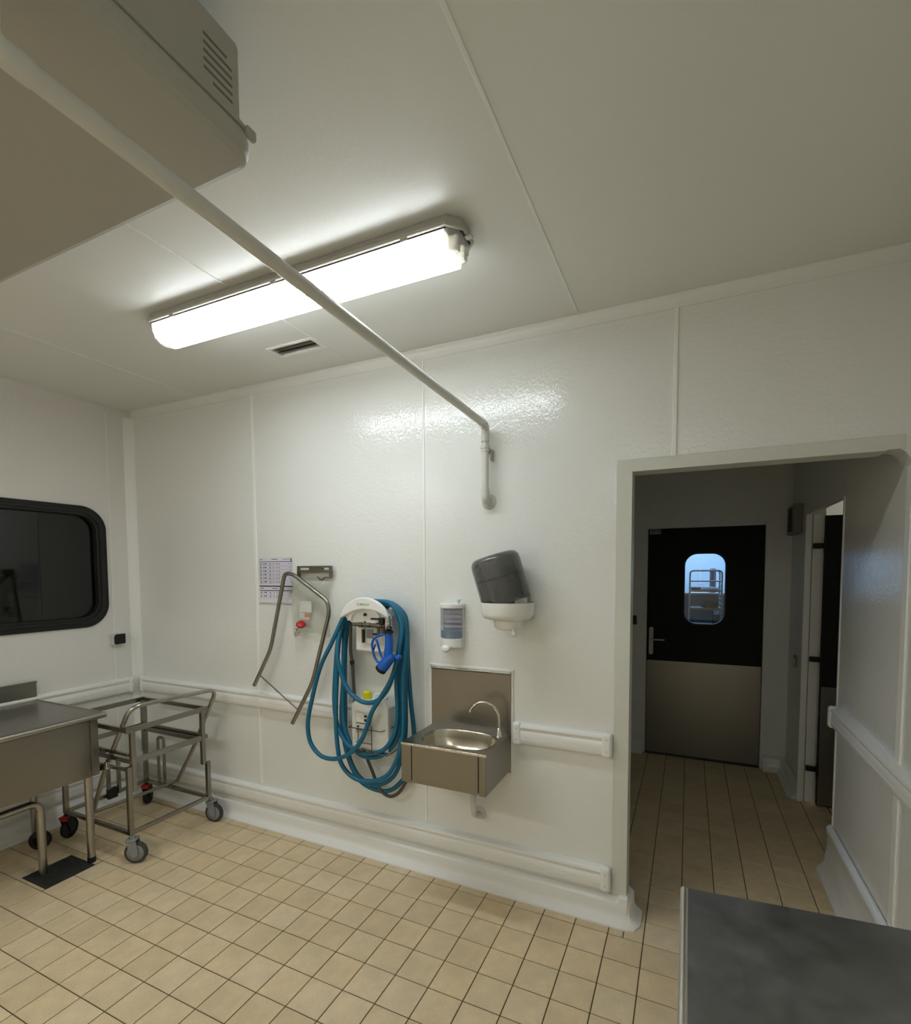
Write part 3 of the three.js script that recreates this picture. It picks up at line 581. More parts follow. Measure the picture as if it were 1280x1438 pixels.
function canvasTex(w, h, draw) { const c = document.createElement('canvas'); c.width = w; c.height = h; draw(c.getContext('2d')); const t = new THREE.CanvasTexture(c); t.colorSpace = THREE.SRGBColorSpace; return t; }
{
  // A cleaning rota: print is too small to read in the photograph, only its layout
  const tex = canvasTex(512, 530, (c) => {
    c.fillStyle = '#dedbe2'; c.fillRect(0, 0, 512, 530); c.fillStyle = '#d3cfdb'; c.fillRect(0, 60, 512, 250);
    c.fillStyle = '#55536a'; c.fillRect(8, 22, 48, 7); c.fillRect(196, 20, 92, 8); c.fillRect(366, 22, 108, 5); c.fillStyle = '#3d3a70'; c.fillRect(484, 14, 16, 38);
    c.fillStyle = '#3a3554'; c.fillRect(0, 48, 512, 7); c.fillStyle = '#2a2233'; c.fillRect(0, 330, 512, 14); c.fillRect(0, 384, 512, 9);
    c.fillStyle = '#55536a'; c.fillRect(8, 358, 60, 9); c.fillRect(196, 360, 92, 8);
    const row = (y) => { c.fillStyle = '#8d8a9c'; c.fillRect(0, y + 37, 512, 2); c.fillStyle = '#5b586c'; for (const [x, w, h] of [[18, 16, 20], [66, 10, 18], [86, 26, 15], [160, 10, 22], [176, 4, 30], [210, 6, 18], [226, 4, 24], [262, 8, 18], [284, 5, 20], [306, 8, 22]]) c.fillRect(x + (y * 7 % 5), y + 6, w, h); c.fillStyle = '#a5a2b0'; c.fillRect(456, y + 10, 44, 8); };
    for (let i = 0; i < 6; i++) row(62 + i * 42); for (let i = 0; i < 2; i++) row(398 + i * 42);
  });
  const g = new THREE.PlaneGeometry(0.275, 0.285, 8, 8), p = g.attributes.position;
  for (let i = 0; i < p.count; i++) { const y = p.getY(i), k = Math.max(0, -y - 0.09) / 0.05; p.setZ(i, 0.006 * k * k + 0.0015); } g.computeVertexNormals(); g.translate(1.379, 1.588, 0.001);
  const m = mesh('schedule_sheet', g, std({ map: tex, roughness: 0.75, side: THREE.DoubleSide }), true);
  m.userData = { label: 'printed schedule sheet taped on the white wall', category: 'paper' }; scene.add(m);
}

// ------------------------------------------------------------------ hose station
{
  const o = thing('hose_station', 'white wall cleaning station with domed hood and valves', 'hose station', [2.13, 1.25, 0]);
  // hood front: crescent
  const s = new THREE.Shape(); s.moveTo(2.003, 1.392); s.bezierCurveTo(2.02, 1.452, 2.085, 1.494, 2.152, 1.495); s.bezierCurveTo(2.225, 1.494, 2.285, 1.452, 2.297, 1.405); s.bezierCurveTo(2.25, 1.432, 2.2, 1.447, 2.152, 1.443); s.bezierCurveTo(2.09, 1.44, 2.04, 1.415, 2.003, 1.392);
  part(o, 'hood', extZ(s, 0.145, 0.168, 0.006, 16), M.plastic);
  // saddle behind: half ring carrying the hose
  const sad = new THREE.Shape(); sad.absellipse(2.14, 1.375, 0.105, 0.075, 0, PI, false); sad.absellipse(2.14, 1.375, 0.085, 0.055, PI, 0, true);
  part(o, 'saddle', extZ(sad, 0, 0.15, 0.003, 16), M.plastic);
  const under = new THREE.Shape(); under.moveTo(2.012, 1.392); under.bezierCurveTo(2.05, 1.425, 2.1, 1.44, 2.152, 1.441); under.bezierCurveTo(2.2, 1.445, 2.25, 1.43, 2.288, 1.404); under.lineTo(2.27, 1.365); under.lineTo(2.055, 1.362);
  part(o, 'hood_back', extZ(under, 0.11, 0.135, 0.004, 12), M.plastic);
  part(o, 'plug', cyl([2.145, 1.407, 0.134], [2.145, 1.407, 0.146], 0.0085, 0.0085, 14), M.black);
  part(o, 'back_plate', rbox(2.05, 2.285, 1.20, 1.40, 0, 0.10, 0.01), M.plastic);
  part(o, 'valve_plate', rbox(2.095, 2.285, 1.245, 1.338, 0.10, 0.112, 0.003), M.plasticGrey);
  part(o, 'manifold', join([cyl([2.06, 1.352, 0.135], [2.295, 1.352, 0.135], 0.010), cyl([2.10, 1.352, 0.135], [2.125, 1.352, 0.135], 0.0155, 0.0155, 6), cyl([2.155, 1.352, 0.135], [2.175, 1.352, 0.135], 0.0145, 0.0145, 6), cyl([2.215, 1.352, 0.135], [2.25, 1.352, 0.135], 0.016, 0.016, 6), cyl([2.225, 1.352, 0.135], [2.225, 1.30, 0.135], 0.008), cyl([2.255, 1.335, 0.135], [2.255, 1.305, 0.135], 0.011, 0.011, 6), cyl([2.14, 1.352, 0.135], [2.14, 1.372, 0.135], 0.007)]), M.steelDark);
  part(o, 'lever', join([rbox(2.193, 2.27, 1.383, 1.393, 0.152, 0.162, 0.003), rbox(2.24, 2.272, 1.358, 1.395, 0.135, 0.16, 0.004)]), M.black);
  part(o, 'lever', join([rbox(2.112, 2.126, 1.252, 1.325, 0.115, 0.13, 0.004)]), M.black);
  part(o, 'lever', rbox(2.186, 2.214, 1.297, 1.307, 0.115, 0.135, 0.003), M.black);
  part(o, 'label', rbox(2.135, 2.18, 1.275, 1.325, 0.112, 0.1126, 0.0002), M.castorGrey);
  const logo = canvasTex(256, 64, (c) => { c.fillStyle = '#ecece6'; c.fillRect(0, 0, 256, 64); c.strokeStyle = '#4a4d52'; c.lineWidth = 6; c.beginPath(); c.arc(30, 32, 19, 0.2, 5.4); c.stroke(); c.fillStyle = '#5a6068'; for (const x of [64, 86, 108, 130]) { c.fillRect(x, 18, 15, 24); } c.fillStyle = '#8fc653'; for (const x of [156, 180, 204, 228]) c.fillRect(x, 18, 18, 25); c.fillStyle = '#a9abb0'; c.fillRect(64, 48, 150, 4); });
  part(o, 'logo', new THREE.PlaneGeometry(0.082, 0.021).translate(2.152, 1.464, 0.1685), std({ map: logo, roughness: 0.4 }), 'small grey and green printed mark', true);
}
{
  const o = thing('water_hose', 'coiled blue water hose hanging over the white hood', 'hose', [2.13, 0.4, 0.1]);
  const R = 0.0125, top = (z, k) => [[2.30 - 0.01 * k, 1.465, z], [2.21, 1.478 - 0.006 * k, z - 0.012], [2.12, 1.472 - 0.006 * k, z - 0.016], [2.04, 1.44 - 0.004 * k, z - 0.008]];
  const coil = (z, pts, k, zt) => { const n = pts.length, P = pts.map(([x, y], i) => { const m = Math.min(1, Math.max(0, (1.38 - y) / 0.2)), zz = zt + (z - zt) * m; return [x, y, zz]; }); return sweep(spline([...P, ...top(zt, k)], 120, true), R, 10, true); };
  const loops = [
    [0.16, [[1.985, 1.385], [1.961, 1.332], [1.921, 1.239], [1.854, 1.11], [1.79, 0.926], [1.752, 0.763], [1.77, 0.658], [1.841, 0.594], [1.944, 0.591], [2.058, 0.648], [2.133, 0.74], [2.195, 0.888], [2.254, 0.974], [2.324, 1.088], [2.359, 1.225], [2.361, 1.369]], 0.12],
    [0.155, [[1.975, 1.36], [1.962, 1.199], [1.991, 1.078], [2.045, 0.981], [2.129, 0.934], [2.212, 0.943], [2.282, 1.004], [2.329, 1.106], [2.353, 1.224], [2.349, 1.348]], 0.10],
    [0.12, [[1.948, 1.317], [1.924, 1.088], [1.918, 0.825], [1.954, 0.724], [2.029, 0.651], [2.127, 0.634], [2.235, 0.671], [2.306, 0.762], [2.33, 0.874], [2.327, 1.071], [2.358, 1.258], [2.335, 1.393]], 0.08],
    [0.10, [[1.971, 1.347], [1.965, 1.088], [1.965, 0.773], [2.002, 0.672], [2.063, 0.618], [2.137, 0.608], [2.234, 0.644], [2.316, 0.747], [2.335, 0.869], [2.332, 1.067], [2.357, 1.256], [2.33, 1.381]], 0.065],
    [0.13, [[1.962, 1.329], [1.936, 0.987], [1.935, 0.672], [1.965, 0.55], [2.045, 0.49], [2.156, 0.488], [2.263, 0.537], [2.334, 0.649], [2.369, 0.783], [2.373, 1.077], [2.375, 1.318], [2.335, 1.422]], 0.09],
    [0.085, [[1.976, 1.347], [1.96, 0.875], [1.974, 0.612], [2.054, 0.476], [2.164, 0.451], [2.272, 0.514], [2.332, 0.635], [2.356, 0.769], [2.36, 1.068], [2.362, 1.294], [2.335, 1.409]], 0.05],
    [0.05, [[1.966, 1.343], [1.919, 0.97], [1.908, 0.754], [1.956, 0.545], [2.031, 0.439], [2.131, 0.406], [2.228, 0.417], [2.312, 0.489], [2.365, 0.579], [2.39, 0.714], [2.369, 0.963], [2.355, 1.161], [2.345, 1.309], [2.32, 1.406]], 0.035],
  ];
  loops.forEach(([z, pts, zt], k) => part(o, 'coil', coil(z, pts, k, zt), M.hose));
  part(o, 'ferrule', join([cyl([2.303, 1.395, 0.165], [2.303, 1.378, 0.165], 0.014), cyl([2.303, 1.376, 0.165], [2.303, 1.358, 0.165], 0.0155), cyl([2.303, 1.357, 0.165], [2.303, 1.34, 0.165], 0.012)]), M.chrome, 'ribbed chrome ferrule');
}
{
  const o = thing('supply_hose', 'thin grey braided supply hose curving below blue coils', 'hose', [2.05, 0.4, 0.07]);
  part(o, 'braided_hose', sweep(spline([[2.028, 1.345, 0.11], [2.008, 1.19, 0.09], [2.015, 1.128, 0.085], [2.022, 0.929, 0.08], [2.032, 0.773, 0.075], [2.067, 0.651, 0.07], [2.127, 0.502, 0.06], [2.175, 0.416, 0.06], [2.234, 0.389, 0.06], [2.294, 0.42, 0.06], [2.355, 0.52, 0.05]], 80), 0.0092, 10), M.braid);
  part(o, 'coupling', cyl([2.012, 1.14, 0.086], [2.015, 1.118, 0.085], 0.0125), M.black);
}
{
  const o = thing('spray_gun', 'blue trigger spray gun hanging upside down on hose', 'spray gun', [2.33, 1.12, 0.2]);
  const z = 0.205;
  part(o, 'grip', sweep(spline([[2.334, 1.325, z], [2.336, 1.27, z], [2.333, 1.215, z + 0.004], [2.336, 1.19, z + 0.005]], 20), (t) => 0.0195 + 0.005 * t, 16), M.gun);
  part(o, 'head', join([sweep([V(2.362, 1.212, z), V(2.358, 1.206, z), V(2.338, 1.188, z + 0.006), V(2.315, 1.162, z + 0.01), V(2.304, 1.148, z + 0.012), V(2.301, 1.144, z + 0.012)], (t) => 0.014 + 0.016 * Math.sin(Math.min(1, t * 1.5) * 1.57), 18)]), M.gun);
  part(o, 'flow_knob', lathe([[0, 0.013], [0.011, 0.012], [0.014, 0.004], [0.014, -0.01], [0.009, -0.02], [0, -0.02]], 18).rotateZ(-1.3).translate(2.392, 1.203, z), M.gun);
  part(o, 'nozzle', lathe([[0.012, 0.018], [0.027, 0.016], [0.030, 0.006], [0.030, -0.006], [0.022, -0.008], [0.008, -0.004], [0, -0.004]], 24).rotateZ(-0.75).translate(2.294, 1.136, z + 0.013), M.black);
  part(o, 'guard', sweep(spline([[2.33, 1.318, z], [2.285, 1.31, z], [2.245, 1.29, z], [2.232, 1.262, z], [2.238, 1.22, z], [2.252, 1.185, z], [2.275, 1.168, z + 0.004], [2.30, 1.172, z + 0.006]], 30), 0.0065, 10), M.gun);
  part(o, 'trigger', sweep(spline([[2.258, 1.288, z], [2.27, 1.255, z], [2.282, 1.215, z], [2.302, 1.185, z + 0.004]], 16), 0.0062, 10), M.gun);
  part(o, 'latch', sweep([V(2.257, 1.262, z + 0.008), V(2.247, 1.232, z + 0.008)], 0.004, 8), M.black);
  part(o, 'swivel', join([cyl([2.336, 1.322, z], [2.336, 1.336, z], 0.023), cyl([2.336, 1.336, z], [2.332, 1.352, z - 0.01], 0.014)]), M.black);
}
{
  const o = thing('chemical_canister', 'white plastic canister with yellow cap behind hose', 'canister', [2.15, 0.655, 0.05]);
  const s = new THREE.Shape(); s.moveTo(2.035, 0.665); s.lineTo(2.255, 0.665); s.lineTo(2.255, 0.895); s.lineTo(2.215, 0.935); s.lineTo(2.17, 0.938); s.lineTo(2.15, 0.915); s.lineTo(2.06, 0.915); s.lineTo(2.035, 0.895);
  part(o, 'body', extZ(s, 0.01, 0.115, 0.012, 4), M.can);
  part(o, 'grip', sweep(spline([[2.14, 0.915, 0.065], [2.155, 0.95, 0.065], [2.19, 0.958, 0.065], [2.225, 0.935, 0.065]], 20), 0.014, 12), M.can);
  part(o, 'cap', join([cyl([2.10, 0.925, 0.065], [2.10, 0.965, 0.065], 0.026, 0.024, 18), cyl([2.10, 0.965, 0.065], [2.10, 0.972, 0.065], 0.024, 0.016, 18)]), M.yellow, 'yellow screw cap');
  const lab = canvasTex(128, 160, (c) => { c.fillStyle = '#d6d6cf'; c.fillRect(0, 0, 128, 160); c.fillStyle = '#e9e7de'; c.fillRect(20, 6, 60, 60); c.fillStyle = '#1f2330'; c.fillRect(84, 12, 24, 18); c.fillRect(84, 40, 24, 20); c.fillRect(20, 92, 22, 14); c.fillStyle = '#6a6a66'; c.fillRect(14, 70, 100, 10); c.fillRect(14, 116, 94, 12); c.fillRect(14, 134, 60, 5); });
  part(o, 'label', new THREE.PlaneGeometry(0.10, 0.125).translate(2.105, 0.80, 0.1285), std({ map: lab, roughness: 0.6 }), 'printed paper label', true);
}
{
  const o = thing('wire_rack', 'thin wire bracket holding the white canister', 'rack', [2.15, 0.64, 0]);
  const w = (p) => part(o, 'wire', sweep(p.map((q) => V(...q)), 0.0028, 6), M.wire);
  w([[2.02, 0.775, 0.01], [2.02, 0.775, 0.135], [2.235, 0.775, 0.135], [2.275, 0.79, 0.07], [2.275, 0.80, 0.0]]);
  w([[2.03, 0.66, 0.135], [2.175, 0.66, 0.135]]); w([[2.175, 0.80, 0.138], [2.175, 0.648, 0.138]]); w([[2.085, 0.78, 0.138], [2.085, 0.648, 0.138]]);
  w([[2.03, 0.648, 0.0], [2.03, 0.648, 0.135], [2.27, 0.648, 0.135], [2.27, 0.648, 0.0]]); w([[2.07, 0.70, 0.138], [2.175, 0.70, 0.138]]);
}

// ------------------------------------------------------------------ small box on the left wall
{
  const o = thing('wall_contact_box', 'small grey box with black face on window wall', 'wall box', [0, 1.12, 0.16]);
  part(o, 'body', rbox(0, 0.045, 1.124, 1.205, 0.118, 0.198, 0.005), M.plasticGrey);
  part(o, 'face', extX((() => { const s = new THREE.Shape(); s.moveTo(0.122, 1.135); s.lineTo(0.185, 1.132); s.lineTo(0.194, 1.14); s.lineTo(0.194, 1.185); s.lineTo(0.184, 1.2); s.lineTo(0.122, 1.2); return s; })(), 0.044, 0.053, 0.002), M.black);
}

// ------------------------------------------------------------------ steel sink table, left
{
  const o = thing('steel_sink_table', 'stainless wash table with deep apron against window wall', 'table', [0.38, 0, 1.4]);
  const y = 0.85, z0 = 0.668, z1 = 2.35, xf = 0.745;
  part(o, 'top', join([rbox(0.03, xf - 0.01, y - 0.03, y - 0.004, z0, z1, 0.003)]), M.steel);
  part(o, 'front_rim', cyl([xf - 0.016, y - 0.014, z0], [xf - 0.016, y - 0.014, z1], 0.0165, 0.0165, 18), M.steelPlain);
  part(o, 'end_rim', join([rbox(0.03, xf - 0.012, y - 0.03, y, z0 - 0.002, z0 + 0.006, 0.003)]), M.steelPlain);
  part(o, 'upstand', join([rbox(0.018, 0.03, y - 0.03, 0.965, z0 - 0.004, z1, 0.003), rbox(0.018, 0.042, 0.955, 0.966, z0 - 0.004, z1, 0.003)]), M.steel);
  part(o, 'front_apron', rbox(0.694, 0.702, 0.495, y - 0.028, 0.737, z1 - 0.02, 0.002), M.steel);
  part(o, 'corner_apron', join([rbox(0.695, 0.703, 0.495, y - 0.028, 0.694, 0.733, 0.002), rbox(0.62, 0.70, 0.495, y - 0.028, 0.692, 0.700, 0.002)]), M.steel);
  part(o, 'end_apron', rbox(0.05, 0.63, 0.56, y - 0.028, 0.74, 0.748, 0.002), M.steel);
  for (const [lx, lz] of [[0.675, 0.742], [0.10, 0.742], [0.675, 2.28], [0.10, 2.28]]) { const l = part(o, 'leg', cyl([lx, 0.03, lz], [lx, 0.56, lz], 0.0195), M.steelPlain); part(l, 'foot', cyl([lx, 0.0005, lz], [lx, 0.032, lz], 0.021), M.black); }
  part(o, 'waste_pipe', sweep(fillet([[0.565, 0.004, 0.925], [0.565, 0.405, 0.925], [0.565, 0.40, 1.45]], 0.06, 8), 0.0195, 16), M.steelPlain, 'bent steel waste pipe');
  part(o, 'waste_outlet', cyl([0.56, 0.40, 1.40], [0.56, 0.56, 1.40], 0.03), M.steelPlain);
  part(o, 'sink_tub', rbox(0.12, 0.66, 0.46, 0.80, 1.15, 1.75, 0.04, 3), M.steel);
}
{
  const o = thing('floor_drain', 'dark square floor grate under the steel table', 'floor drain', [0.61, 0, 0.87]);
  const s = new THREE.Shape(); s.moveTo(0.496, 0.754); s.lineTo(0.724, 0.754); s.lineTo(0.724, 0.989); s.lineTo(0.496, 0.989);
  part(o, 'plate', extY(s, -0.004, 0.0015, 0.001), M.galv);
  for (let i = 0; i < 13; i++) part(o, 'grate_bar', rbox(0.503, 0.717, 0.001, 0.0042, 0.764 + i * 0.017, 0.770 + i * 0.017, 0.001), M.galv);
}

// ------------------------------------------------------------------ castor and trolley
function castor(parent, x, z, turn, brake, R = 0.061, y0 = 0) {
  const at = (g) => g.rotateY(turn).translate(x, y0, z);
  const f = part(parent, 'castor', at(join([rbox(-0.028, 0.028, 0.132, 0.142, -0.03, 0.03, 0.003), cyl([0, 0.14, 0], [0, 0.163, 0], 0.012), ...[-1, 1].map((s) => extZ((() => { const q = new THREE.Shape(); q.moveTo(-0.028, 0.136); q.lineTo(0.026, 0.136); q.lineTo(0.036, 0.08); q.absarc(0.018, 0.061, 0.019, 0, -PI, true); q.lineTo(-0.014, 0.095); return q; })(), s * 0.022 - 0.002, s * 0.022 + 0.002))])), brake ? M.black : M.castorGrey);
  part(f, 'tyre', at(lathe([[R - 0.014, -0.013], [R - 0.004, -0.014], [R, -0.008], [R, 0.008], [R - 0.004, 0.014], [R - 0.014, 0.013]], 28).rotateX(PI / 2).translate(0.018, R, 0)), brake ? M.rubber : M.tyre);
  part(f, 'hub', at(lathe([[0, -0.015], [0.012, -0.016], [0.014, -0.012], [R - 0.013, -0.012], [R - 0.013, 0.012], [0.014, 0.012], [0.012, 0.016], [0, 0.015]], 24).rotateX(PI / 2).translate(0.018, R, 0)), brake ? M.black : M.castorGrey);
  if (brake) part(f, 'brake_pedal', at(rbox(-0.03, 0.05, 0.118, 0.145, -0.024, 0.024, 0.006)), M.red, 'red brake pedal');
}
{
  const o = thing('tube_trolley', 'empty stainless tube trolley with curved push handle', 'trolley', [0.58, 0, 0.39]);
  const P = (n, a, b, w = 0.022, h = w, m = M.steelTube) => part(o, n, bar(a, b, w, h), m);
  const xf = 0.90, xb = 0.27, zl = 0.655, zr = 0.15, yb = 0.172, ym = 0.575, yt = 0.757;
  // lower chassis
  P('bottom_rail', [xf, yb, zr], [xf, yb, zl]); P('bottom_rail', [xb, yb, zr], [xb, yb, zl]); P('bottom_rail', [xb, yb, zl], [xf, yb, zl]); P('bottom_rail', [xb, yb, zr], [xf, yb, zr]);
  P('lower_post', [xf, yb - 0.01, zl], [xf, 0.552, zl], 0.026); P('lower_post', [xf, yb - 0.01, zr], [xf, 0.41, zr], 0.026); P('lower_post', [xb, yb - 0.01, zl], [xb, 0.41, zl], 0.026); P('lower_post', [xb, yb - 0.01, zr], [xb, 0.41, zr], 0.026);
  // upper lift frame
  P('upper_post', [xf - 0.002, 0.408, zl - 0.027], [xf - 0.002, yt, zl - 0.027], 0.026); P('upper_post', [xf - 0.002, 0.40, zr + 0.03], [xf - 0.002, yt, zr + 0.03], 0.026);
  P('upper_post', [xb, 0.40, zl - 0.027], [xb, yt, zl - 0.027], 0.026); P('upper_post', [xb + 0.03, 0.40, zr + 0.02], [xb + 0.03, yt, zr + 0.02], 0.04, 0.016);
  P('top_rail', [xf, yt, zr - 0.01], [xf, yt, zl + 0.01], 0.016, 0.03); P('top_rail', [xb, yt, zr - 0.01], [xb, yt, zl + 0.01], 0.016, 0.03); P('top_rail', [xb, yt, zl], [xf, yt, zl], 0.016, 0.026); P('top_rail', [xb, yt, zr], [xf, yt, zr], 0.016, 0.026);
  P('middle_rail', [xf, ym, zr + 0.03], [xf, ym, zl - 0.03], 0.014, 0.034); P('middle_rail', [xb, ym, zr], [xb, ym, zl], 0.016, 0.03); P('middle_rail', [xb, ym, zl - 0.02], [xf, ym, zl - 0.02], 0.016, 0.024); P('middle_rail', [xb, ym - 0.02, zr + 0.02], [xf, ym - 0.02, zr + 0.02], 0.016, 0.03); P('middle_rail', [xb, ym, zr], [xf, ym, zr], 0.016, 0.026);
  P('side_rail', [0.45, 0.52, zl], [xf - 0.01, 0.535, zl], 0.018); P('side_rail', [0.42, 0.61, zl - 0.02], [xf - 0.02, 0.61, zl - 0.02], 0.018);
  // push handle
  part(o, 'push_handle', sweep(fillet([[0.50, 0.20, 0.63], [0.633, 0.477, 0.63], [0.895, 0.885, 0.63], [0.955, 0.882, 0.11], [0.697, 0.426, 0.11], [0.54, 0.20, 0.11]], 0.07, 8), 0.0128, 14), M.steelPlain);
  part(o, 'foot_bar', sweep([V(0.50, 0.20, 0.63), V(0.54, 0.20, 0.11)], 0.011, 12), M.steelTube);
  part(o, 'latch', join([cyl([0.70, 0.545, 0.63], [0.735, 0.545, 0.672], 0.008), rbox(0.715, 0.74, 0.52, 0.56, 0.662, 0.68, 0.004)]), M.chrome);
  part(o, 'latch', join([cyl([0.655, 0.51, 0.63], [0.66, 0.51, 0.67], 0.014)]), M.rubber);
  part(o, 'knob', cyl([0.672, 0.60, 0.645], [0.672, 0.62, 0.668], 0.010), M.steelDark);
  // inner hoop and pair of uprights by the wall
  part(o, 'hoop', sweep(fillet([[0.395, 0.18, 0.14], [0.395, 0.50, 0.14], [0.455, 0.50, 0.14], [0.455, 0.18, 0.14]], 0.028, 6), 0.010, 10), M.steelTube);
  for (const z of [0.42, 0.355]) P('upright', [0.30, yb, z], [0.30, 0.42, z], 0.018, 0.024);
  P('brake_bar', [0.30, 0.19, 0.37], [0.30, 0.19, 0.43], 0.03, 0.07, M.black);
  castor(o, xf, zl - 0.005, 0.55, false); castor(o, xf, zr - 0.02, 0.25, false); castor(o, xb, zl, 2.0, true); castor(o, xb, zr, 2.2, true);
}
{
  const o = thing('black_roller', 'black rubber wheel on floor under the steel table', 'wheel', [0.29, 0, 0.745]);
  part(o, 'tyre', lathe([[0.028, -0.018], [0.05, -0.018], [0.056, -0.010], [0.056, 0.010], [0.05, 0.018], [0.028, 0.018]], 28).rotateX(PI / 2).rotateY(0.7).translate(0.255, 0.056, 0.79), M.rubber);
  part(o, 'hub', lathe([[0, -0.014], [0.029, -0.014], [0.029, 0.014], [0, 0.014]], 24).rotateX(PI / 2).rotateY(0.7).translate(0.255, 0.056, 0.79), M.black);
}

// ------------------------------------------------------------------ foreground worktop, right
{
  const o = thing('steel_worktable', 'scuffed dark stainless worktable with pale raised edge', 'table', [4.05, 0, 1.9]);
  const s = new THREE.Shape(), x0 = 3.724, x1 = 4.43, za = 1.125, zb = 1.06, z1 = 3.0;
  s.moveTo(x0, za + 0.006); s.quadraticCurveTo(x0, za, x0 + 0.008, za - 0.001); s.lineTo(x1, zb); s.lineTo(x1, z1); s.lineTo(x0, z1);
  part(o, 'top', extY(s, 0.862, 0.897, 0.003), M.tableTop);
  part(o, 'edge_rim', cyl([x0 + 0.0035, 0.893, za + 0.002], [x0 + 0.0035, 0.893, z1], 0.0085, 0.0085, 20), M.rim, 'pale rounded side rim');
  part(o, 'apron', join([rbox(x0 + 0.04, x0 + 0.05, 0.78, 0.862, za + 0.06, z1 - 0.05, 0.002), rbox(x0 + 0.04, x1 - 0.03, 0.78, 0.862, za + 0.05, za + 0.06, 0.002)]), M.steelPlain);
  for (const [lx, lz] of [[x0 + 0.06, za + 0.08], [x1 - 0.06, za + 0.08], [x0 + 0.06, z1 - 0.08], [x1 - 0.06, z1 - 0.08]]) part(o, 'leg', bar([lx, 0.0005, lz], [lx, 0.865, lz], 0.035), M.steelPlain);
}

// ------------------------------------------------------------------ corridor: end door
function doorLeaf(parent, x0, x1, z0, z1, withWindow, h = 2.0) {
  const s = new THREE.Shape(); s.moveTo(x0, 0.012); s.lineTo(x1, 0.012); s.lineTo(x1, h); s.lineTo(x0, h);
  if (withWindow) s.holes.push(rr(3.687, 4.006, 1.172, 1.782, 0.105, THREE.Path));
  part(parent, 'leaf', extZ(s, z0, z1, 0.001, 10), M.blackDoor, 'black door leaf');
}
const dEnd = struct('door_1', 'black swing door with round-cornered window and steel kick plate');
{
  const z = ZF - 0.02;
  doorLeaf(dEnd, 3.392, 4.279, z - 0.045, z, true);
  part(dEnd, 'kick_plate', rbox(3.394, 4.277, 0.016, 0.840, z, z + 0.002, 0.0008), M.kick, 'brushed steel kick plate');
  const f = rr(3.680, 4.013, 1.165, 1.789, 0.112); f.holes.push(rr(3.692, 4.001, 1.177, 1.777, 0.10, THREE.Path));
  const wf = part(dEnd, 'window_frame', extZ(f, z - 0.047, z + 0.003, 0.001), M.rubber);
  part(wf, 'pane', extZ(rr(3.69, 4.003, 1.175, 1.779, 0.102), z - 0.025, z - 0.021), M.glass);
  const hd = part(dEnd, 'handle_plate', extZ(rr(3.412, 3.445, 0.892, 1.135, 0.016), z, z + 0.008, 0.002), M.steelPlain);
  part(hd, 'lever', sweep(fillet([[3.428, 1.03, z + 0.008], [3.428, 1.03, z + 0.05], [3.54, 1.03, z + 0.05]], 0.02, 6), 0.008, 10), M.steelPlain);
  const st = canvasTex(128, 64, (c) => { c.fillStyle = '#8d908e'; c.fillRect(0, 0, 128, 64); c.fillStyle = '#3c3f3f'; c.fillRect(12, 16, 64, 8); c.fillRect(16, 32, 40, 6); c.fillRect(94, 12, 18, 22); });
  part(dEnd, 'sticker', new THREE.PlaneGeometry(0.092, 0.042).translate(3.448, 1.975, z + 0.0025), std({ map: st, roughness: 0.6 }), 'small grey sticker', true);
  part(dEnd, 'door_frame', join([rbox(3.375, 3.390, 0, 2.015, ZF - 0.07, ZF + 0.006, 0.002), rbox(4.281, 4.296, 0, 2.015, ZF - 0.07, ZF + 0.006, 0.002), rbox(3.375, 4.296, 2.002, 2.017, ZF - 0.07, ZF + 0.006, 0.002)]), M.corridor);
}
{
  const o = thing('corridor_switch', 'small black switch beside the windowed black door', 'switch', [3.285, 1.195, ZF]);
  part(o, 'plate', rbox(3.262, 3.308, 1.155, 1.236, ZF, ZF + 0.022, 0.004), M.black); part(o, 'rocker', rbox(3.272, 3.298, 1.172, 1.22, ZF + 0.02, ZF + 0.027, 0.003), M.darkBox);
}
{
  const o = thing('alarm_box', 'pale box with dark slot beside the windowed door', 'wall box', [4.42, 1.9, -2.1]);
  part(o, 'casing', rbox(4.405, 4.462, 1.90, 2.115, -2.25, -1.97, 0.008), M.sensor); part(o, 'slot', rbox(4.398, 4.406, 1.92, 2.09, -2.16, -2.06, 0.003), M.black);
}
{
  const o = thing('corridor_socket', 'small grey socket low on corridor side wall', 'socket', [4.45, 0.95, -2.05]);
  part(o, 'plate', rbox(4.446, 4.461, 0.92, 1.0, -2.09, -2.01, 0.004), M.sensor); part(o, 'cover', rbox(4.440, 4.448, 0.93, 0.985, -2.08, -2.02, 0.003), M.plasticGrey);
}
// side door, standing open into a lit room
const dSide = struct('door_2', 'black and steel side door standing open into the lit room');
{
  const z = -1.785;
  doorLeaf(dSide, 4.553, 5.45, z, z + 0.045, false, 2.0);
  part(dSide, 'kick_plate', rbox(4.555, 5.448, 0.016, 0.84, z + 0.045, z + 0.047, 0.0008), M.kick, 'brushed steel kick plate');
  part(dSide, 'door_frame', join([rbox(4.448, 4.486, 0, 2.018, -1.835, -1.795, 0.003), rbox(4.491, 4.546, 0, 2.018, -1.835, -1.800, 0.003)]), M.caulk);
  for (const y of [0.25, 1.02, 1.80]) { const h = part(dSide, 'hinge', join([rbox(4.492, 4.56, y - 0.018, y + 0.018, z - 0.014, z + 0.01, 0.003), cyl([4.548, y - 0.05, z + 0.052], [4.548, y + 0.05, z + 0.052], 0.008)]), M.black); void h; }
}
const sideRoom = struct('wall_side_room', 'white lit room seen past the open side door');
